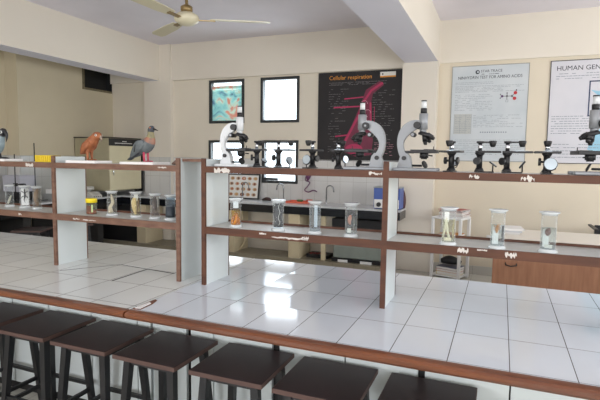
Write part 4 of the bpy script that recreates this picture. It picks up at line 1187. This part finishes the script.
# 1: dark cell poster
m_pdark = mat('dark_poster_print', (22, 19, 21), 0.6, rgb2=(33, 28, 29), scale=2.0)
t = poster_root('poster', 'large dark poster about cellular respiration with a magenta diagram', -2.56, -1.325, 1.505, 2.775, m_pdark, m_black)
W, H = 1.235/2, 1.27
m_or = mat('orange_print', (226, 150, 52), 0.6)
m_mag = mat('magenta_print', (176, 34, 84), 0.5)
m_magd = mat('dark_magenta_print', (112, 26, 58), 0.5)
m_pink = mat('pale_pink_print', (214, 150, 168), 0.6)
m_gry = mat('grey_print', (134, 128, 130), 0.7)
text_obj('poster_title', 'Cellular respiration', 0.082, (-0.46, -0.0105, H-0.10), RX, m_or, t)
b = MB()
b.prism([(0.30, H-0.14), (0.36, H-0.20), (0.20, H-0.32), (0.17, H-0.50), (0.16, H-0.80), (0.22, H-0.96), (0.20, H-1.18), (-0.02, H-1.22), (-0.20, H-1.15), (-0.22, H-0.98), (-0.10, H-0.76), (0.02, H-0.48), (0.10, H-0.26)], -0.0112, -0.0102, m_magd)
b.build('diagram_field', t)
b = MB()
def band(pts, w, m, y=-0.0114):
    pts = [Vector((p[0], 0, p[1])) for p in pts]
    for p, q in zip(pts, pts[1:]):
        d = (q-p).normalized(); n = Vector((-d.z, 0, d.x))*w
        vs = [p+n, q+n+d*w*0.5, q-n+d*w*0.5, p-n]
        b.prism([(v.x, v.z) for v in vs], y-0.0006, y, m)
b2 = b
band([(0.34, H-0.17), (0.18, H-0.27), (0.06, H-0.44), (0.0, H-0.62), (-0.12, H-0.85), (-0.21, H-1.02)], 0.016, m_mag)
band([(-0.38, H-0.50), (0.05, H-0.49)], 0.010, m_mag)
band([(-0.22, H-0.38), (0.06, H-0.36)], 0.008, m_mag)
band([(0.17, H-0.44), (0.19, H-0.85)], 0.014, m_mag)
band([(0.23, H-0.50), (0.23, H-0.90)], 0.004, m_mag)
band([(-0.35, H-0.92), (-0.16, H-0.90)], 0.010, m_mag)
for k in range(4):
    c = (0.08+0.05*(k % 2), H-0.46-k*0.13)
    band([(c[0]+0.05*math.cos(a*0.6), c[1]+0.05*math.sin(a*0.6)) for a in range(9)], 0.0028, m_pink, -0.0122)
b.lathe([(0.13, 0), (0.13, 0.001)], m_mag, 24, T((-0.06, -0.0105, H-1.10), PI/2) @ Matrix.Diagonal((1, 0.55, 1, 1)))
b.build('diagram', t)
b = MB()
dashes(b, -0.46, 0.40, H-0.185, H-0.135, 3, m_gry, -0.0103, 3)
dashes(b, -0.46, -0.16, H-0.60, H-0.22, 11, m_gry, -0.0103, 4, dens=0.5)
dashes(b, -0.46, -0.20, H-1.20, H-0.64, 15, m_gry, -0.0103, 5, dens=0.45)
dashes(b, 0.20, 0.52, H-0.98, H-0.26, 22, m_gry, -0.0103, 6, dens=0.5)
dashes(b, 0.24, 0.52, H-1.2, H-1.0, 8, m_pink, -0.0103, 7, dens=0.6)
b.build('small_print', t)['kind'] = 'stuff'
b = MB(); b.box(0.30, 0.52, -0.0112, -0.0102, H-0.095, H-0.02, m_paper); b.box(0.30, 0.52, -0.0116, -0.0112, H-0.095, H-0.075, m_or); b.box(0.325, 0.345, -0.0118, -0.0112, H-0.060, H-0.04, m_black); b.build('publisher_mark', t)

# 2: amino acid test poster
m_pap = mat('pale_blue_grey_poster_paper', (206, 210, 212), 0.5, rgb2=(190, 198, 202), scale=2.5)
m_ink = mat('dark_print', (48, 52, 60), 0.7); m_inkl = mat('faint_print', (140, 148, 156), 0.8)
t = poster_root('poster', 'pale poster headed test for amino acids with a small molecule drawing', -0.66, 0.262, 1.53, 2.765, m_pap, mat('grey_poster_rim', (150, 150, 146), 0.6))
H = 1.235
text_obj('poster_title', 'NINHYDRIN TEST FOR AMINO ACIDS', 0.054, (0.0, -0.0105, H-0.165), RX, m_ink, t, align='CENTER', sx=0.86)
text_obj('poster_heading', 'STAR TRACE', 0.046, (0.02, -0.0105, H-0.085), RX, m_ink, t, align='CENTER')
b = MB(); b.lathe([(0.026, 0), (0.026, 0.001)], m_ink, 20, T((-0.150, -0.0102, H-0.078), PI/2)); b.lathe([(0.013, 0), (0.013, 0.0015)], m_pap, 16, T((-0.146, -0.0104, H-0.078), PI/2)); b.build('round_mark', t)
b = MB()
dashes(b, -0.10, 0.14, H-0.115, H-0.10, 1, m_ink, -0.0103, 30, 0.006)
dashes(b, -0.42, 0.05, H-0.24, H-0.20, 2, m_inkl, -0.0103, 31)
dashes(b, -0.42, 0.42, H-0.34, H-0.25, 5, m_inkl, -0.0103, 32)
dashes(b, -0.42, 0.05, H-0.58, H-0.36, 10, m_inkl, -0.0103, 33)
dashes(b, -0.18, 0.42, H-0.80, H-0.63, 8, m_inkl, -0.0103, 34)
dashes(b, -0.40, 0.42, H-1.16, H-0.95, 9, m_inkl, -0.0103, 35)
b.box(-0.42, -0.20, -0.0108, -0.0102, H-0.88, H-0.62, mat('table_tint', (186, 188, 184), 0.8))
for i in range(4): b.box(-0.42+i*0.073-0.002, -0.42+i*0.073+0.001, -0.0112, -0.0106, H-0.88, H-0.62, m_inkl)
dashes(b, -0.41, -0.205, H-0.87, H-0.63, 10, m_inkl, -0.0108, 36)
for i in range(12): b.lathe([(0.010, 0), (0.010, 0.001)], m_inkl, 6, T((-0.08+i*0.028, -0.0102, H-0.86), PI/2))
b.build('small_print', t)['kind'] = 'stuff'
b = MB()
m_mred = mat('molecule_red', (186, 44, 52), 0.5); m_mpur = mat('molecule_purple', (92, 62, 104), 0.5); m_mgry = mat('molecule_grey', (96, 96, 100), 0.5)
def rod(x0, z0, x1, z1):
    d = Vector((x1-x0, 0, z1-z0)).normalized(); n = Vector((-d.z, 0, d.x))*0.003
    b.prism([(x0+n.x, z0+n.z), (x1+n.x, z1+n.z), (x1-n.x, z1-n.z), (x0-n.x, z0-n.z)], -0.0110, -0.0102, m_ink)
cx, cz = 0.18, H-0.40
for q in ((0.10, 0, 0.18, 0), (0.18, 0, 0.26, 0), (0.26, 0, 0.31, 0.05), (0.26, 0, 0.31, -0.04), (0.18, 0, 0.18, -0.06), (0.18, 0, 0.18, 0.05), (0.10, 0, 0.07, 0.03), (0.10, 0, 0.07, -0.03), (0.31, 0.05, 0.33, 0.10)):
    rod(0.22+(q[0]-0.18)*0.72, cz+q[1]*0.72, 0.22+(q[2]-0.18)*0.72, cz+q[3]*0.72)
for x, z, r, m in ((0.10, 0, 0.022, m_mpur), (0.18, 0, 0.018, m_mgry), (0.26, 0, 0.018, m_mgry), (0.315, 0.055, 0.030, m_mred), (0.305, -0.042, 0.030, m_mred), (0.07, 0.035, 0.010, m_mgry), (0.07, -0.035, 0.010, m_mgry), (0.33, 0.105, 0.012, m_mgry), (0.18, 0.055, 0.012, m_mgry)):
    b.lathe([(r*0.72, 0), (r*0.72, 0.0012)], m, 18, T((0.22+(x-0.18)*0.72, -0.0108, cz+z*0.72), PI/2))
b.box(0.204, 0.236, -0.0110, -0.0102, cz-0.075, cz-0.047, m_inkl); b.box(0.208, 0.232, -0.0113, -0.0102, cz-0.071, cz-0.051, m_pap)
b.build('molecule_drawing', t)

# 3: genome poster
m_pap2 = mat('white_grey_poster_paper', (214, 212, 216), 0.5, rgb2=(202, 202, 208), scale=2)
t = poster_root('poster', 'white poster headed HUMAN GENOME, cut off at the right edge of the photo', 0.515, 1.50, 1.52, 2.77, m_pap2, m_black)
H = 1.25
text_obj('poster_title', 'HUMAN GENOME', 0.080, (-0.435, -0.0105, H-0.115), RX, m_ink, t)
b = MB()
dashes(b, -0.435, 0.40, H-0.23, H-0.14, 3, m_inkl, -0.0103, 41, 0.007)
dashes(b, -0.46, 0.10, H-0.90, H-0.66, 8, m_inkl, -0.0103, 42, 0.008, 0.92)
dashes(b, -0.46, 0.40, H-1.2, H-1.0, 5, m_inkl, -0.0103, 43, 0.008, 0.92)
b.build('small_print', t)['kind'] = 'stuff'
b = MB()
m_navy = mat('navy_print', (52, 66, 96), 0.6); m_lb = mat('light_blue_print', (150, 196, 216), 0.6)
for a in ((-0.07, -0.055, H-0.68, H-0.25), (0.42, 0.435, H-0.68, H-0.25), (-0.055, 0.42, H-0.68, H-0.665), (-0.055, 0.42, H-0.265, H-0.25)): b.box(a[0], a[1], -0.0112, -0.0102, a[2], a[3], m_navy)
b.prism([(-0.05, H-0.36), (0.04, H-0.38), (0.10, H-0.33), (0.14, H-0.27), (0.19, H-0.27), (0.22, H-0.34), (0.30, H-0.38), (0.40, H-0.36), (0.32, H-0.42), (0.25, H-0.46), (0.27, H-0.60), (0.32, H-0.66), (0.22, H-0.66), (0.17, H-0.56), (0.10, H-0.66), (0.02, H-0.66), (0.08, H-0.56), (0.09, H-0.45), (0.02, H-0.42)], -0.0110, -0.0102, m_lb)
b.build('figure_panel', t)
b = MB()
b.prism([(-0.05, H-1.08), (0.0, H-0.92), (0.10, H-0.80), (0.25, H-0.74), (0.40, H-0.82), (0.42, H-1.10), (0.2, H-1.18)], -0.0110, -0.0102, m_lb)
b.build('blue_illustration', t)

# ------------------------------------------------------------------ ceiling fan
t = thing('ceiling_fan', 'ivory three-bladed ceiling fan hanging on a rod', 'fan', (-2.53, 3.57, 2.70))
b = MB(); b.cyl((0, 0, 0.09), (0, 0, ZC-2.70-0.06), 0.013, m_fan2); b.build('down_rod', t)
b = MB(); b.lathe([(0.03, 0.05), (0.05, 0.065), (0.05, 0.10), (0.015, 0.12)], m_fan2, 20); b.build('rod_collar', t)
b = MB(); b.lathe([(0.015, ZC-2.70-0.09), (0.055, ZC-2.70-0.05), (0.06, ZC-2.70-0.001)], m_fan, 20); b.build('ceiling_cup', t)
b = MB(); b.lathe([(0.02, -0.055), (0.06, -0.046), (0.098, -0.02), (0.106, 0.005), (0.094, 0.03), (0.06, 0.05), (0.02, 0.056)], m_fan, 28); b.build('motor_housing', t)
for k in range(3):
    a = math.radians(29+120*k)
    mx = T((0, 0, 0), 0, 0, a)
    bl = MB()
    n = 7
    tops = []
    poly = [(0.20, -0.045), (0.34, -0.060), (0.65, -0.062), (0.705, -0.045), (0.71, 0.040), (0.67, 0.058), (0.34, 0.052), (0.20, 0.038)]
    bl.prism(poly, -0.003, 0.003, m_fan, mx @ Matrix.Rotation(0.16, 4, 'X'), axis='Z')
    o = bl.build('blade', t)
    br = MB(); br.box(0.10, 0.24, -0.018, 0.018, -0.012, -0.004, m_fan2, mx @ Matrix.Rotation(0.16, 4, 'X')); br.build('blade_bracket', o)

# ------------------------------------------------------------------ right background: rack with magazines, desk, chair
t = thing('side_table', 'white plastic open rack table standing by the pillar', 'table', (-0.575, 6.60, 0), -0.30)
b = MB(); b.box(-0.20, 0.20, -0.165, 0.165, 0.775, 0.805, m_white, bev=0.008); b.build('table_top', t)
b = MB(); b.box(-0.185, 0.185, -0.15, 0.15, 0.48, 0.50, m_white); b.build('middle_shelf', t)
b = MB(); b.box(-0.185, 0.185, -0.15, 0.15, 0.03, 0.045, m_white); b.build('bottom_shelf', t)
for sx in (-1, 1):
    for sy in (-1, 1):
        l = MB(); l.box(sx*0.182-0.018, sx*0.182+0.018, sy*0.147-0.018, sy*0.147+0.018, 0, 0.775, m_white, bev=0.004); l.build('leg', t)
def booklet(x, y, z, w, d, h, rgb, rz, label, grp, nm='magazine'):
    tt = thing(nm, label, nm, (x, y, z), rz, grp)
    c = mat('cover_%d_%d_%d' % rgb, rgb, 0.5)
    b = MB(); b.box(-w/2+0.004, w/2-0.003, -d/2+0.003, d/2-0.003, 0.0015, h-0.0015, m_paper); b.build('pages', tt)
    b = MB(); b.box(-w/2, w/2, -d/2, d/2, h-0.0015, h, c); b.box(-w/2, w/2, -d/2, d/2, 0, 0.0015, c); b.box(-w/2, -w/2+0.003, -d/2, d/2, 0.0015, h-0.0015, c); b.build('cover', tt)
    return tt
z = 0.806
stack = [((204, 206, 208), 0.018, 'grey-white magazine at the bottom of the pile on the white rack table'),
         ((140, 44, 44), 0.016, 'dark red magazine, second from the bottom of the pile on the rack table'),
         ((226, 222, 214), 0.020, 'thick white magazine in the middle of the pile on the rack table'),
         ((168, 48, 44), 0.014, 'red magazine, third from the top of the pile on the rack table'),
         ((70, 78, 92), 0.014, 'grey magazine, second from the top of the pile on the rack table'),
         ((176, 82, 76), 0.010, 'pale red magazine on top of the pile on the rack table')]
for i, (c, h, lab) in enumerate(stack):
    booklet(-0.535+0.012*math.sin(i*2.1), 6.62+0.01*math.cos(i*1.7), z, 0.31, 0.25, h, c, -0.30+0.10*math.sin(i*3.3), lab, 'magazines on the rack table')
    z += h+0.0005
z = 0.501
for i, (c, h, lab) in enumerate((((40, 40, 44), 0.022, 'black folder lowest on the middle shelf of the rack table'), ((228, 168, 40), 0.030, 'yellow book on the middle shelf of the rack table'), ((212, 140, 50), 0.026, 'orange book on the middle shelf of the rack table'))):
    booklet(-0.565, 6.61, z, 0.28, 0.22, h, c, -0.30+0.03*i, lab, 'books on the middle shelf', 'book'); z += h+0.0005
z = 0.046
for i, (c, h, lab) in enumerate((((206, 178, 60), 0.04, 'yellow magazine at the bottom of the rack table'), ((196, 72, 54), 0.03, 'red magazine on the bottom shelf of the rack table'), ((92, 96, 120), 0.03, 'blue-grey magazine on top of the bottom shelf pile'))):
    booklet(-0.565, 6.61, z, 0.28, 0.24, h, c, -0.28-0.05*i, lab, 'magazines on the bottom shelf'); z += h+0.0005
b = MB(); b.loft(smooth_rings([((-0.12, 0, 0.04), 0.05, 0.03), ((-0.03, 0, 0.06), 0.10, 0.055), ((0.06, 0, 0.05), 0.09, 0.045), ((0.13, 0, 0.03), 0.05, 0.025)]), mat('black_bag_fabric', (26, 26, 28), 0.7, bump=0.3), 12)
o = b.build('bag'); o.location = (-0.56, 6.61, 0.168); tag(o, 'black soft bag on the bottom shelf of the rack table', 'bag')

t = thing('desk', 'brown wood-fronted desk with a pale top behind the right shelf rack', 'desk', (0.9, 5.5, 0))
def dfix(o): o.location = (-0.9, -5.5, 0); return o
b = MB(); b.box(-0.04, 1.9, 5.2, 5.22, 0.0, 0.74, m_wood); dfix(b.build('front_panel', t))
b = MB(); b.box(-0.04, -0.02, 5.22, 5.95, 0.0, 0.74, m_wood); b.box(1.88, 1.9, 5.22, 5.95, 0.0, 0.74, m_wood); dfix(b.build('side_panels', t))
b = MB(); b.box(-0.06, 1.92, 5.16, 6.0, 0.74, 0.77, mat('pale_desk_laminate', (226, 220, 208), 0.4)); dfix(b.build('desk_top', t))
b = MB(); b.tube([(0.08, 5.2, 0.53), (0.08, 5.175, 0.515), (0.13, 5.172, 0.505), (0.18, 5.175, 0.515), (0.18, 5.2, 0.53)], 0.006, m_black, 6); dfix(b.build('handle', t))
z = 0.771
for i in range(3):
    b = MB(); b.box(-0.12, 0.12, -0.15, 0.15, 0, 0.018, mat('paper_stack_%d' % i, ((214, 212, 208), (190, 192, 194), (228, 226, 222))[i], 0.8))
    o = b.build('paper_stack'); o.location = (0.10+0.01*i, 5.70, z); o.rotation_euler = (0, 0, 0.1*i-0.1)
    tag(o, ('lowest sheaf of papers on the desk', 'middle sheaf of papers on the desk, slightly grey', 'topmost white sheaf of papers on the desk')[i], 'papers', 'sheaves on the desk'); z += 0.0185
# black arm chair behind the desk (only an arm shows)
t = thing('arm_chair', 'black armchair behind the desk, one arm showing at the right edge', 'chair', (1.26, 6.35, 0))
b = MB(); b.box(-0.24, 0.24, -0.24, 0.22, 0.43, 0.48, m_black, bev=0.01); b.build('seat', t)
b = MB(); b.box(-0.22, 0.22, 0.22, 0.25, 0.50, 0.80, m_black, bev=0.01); b.build('backrest', t)
for s in (-1, 1):
    b = MB(); b.box(s*0.27-0.02, s*0.27+0.02, -0.24, 0.22, 0.790, 0.810, m_black, bev=0.006); b.box(s*0.27-0.012, s*0.27+0.012, -0.20, -0.17, 0.46, 0.79, m_black); b.build('armrest', t)
    for q in (-1, 1):
        l = MB(); l.box(s*0.22-0.015, s*0.22+0.015, q*0.21-0.015, q*0.21+0.015, 0, 0.43, m_black); l.build('leg', t)
b = MB(); b.box(-0.045, 0.045, -0.008, 0, -0.045, 0.045, m_white, bev=0.002); 
o = b.build('wall_socket'); o.location = (-0.10, YB-0.001, 0.50); tag(o, 'small white wall socket to the right of the rack table', 'socket')
o = MB()
for i in (-1, 1): o.cyl((i*0.014, -0.010, 0), (i*0.014, -0.006, 0), 0.006, m_black)
o = o.build('socket_holes', bpy.data.objects['wall_socket'])
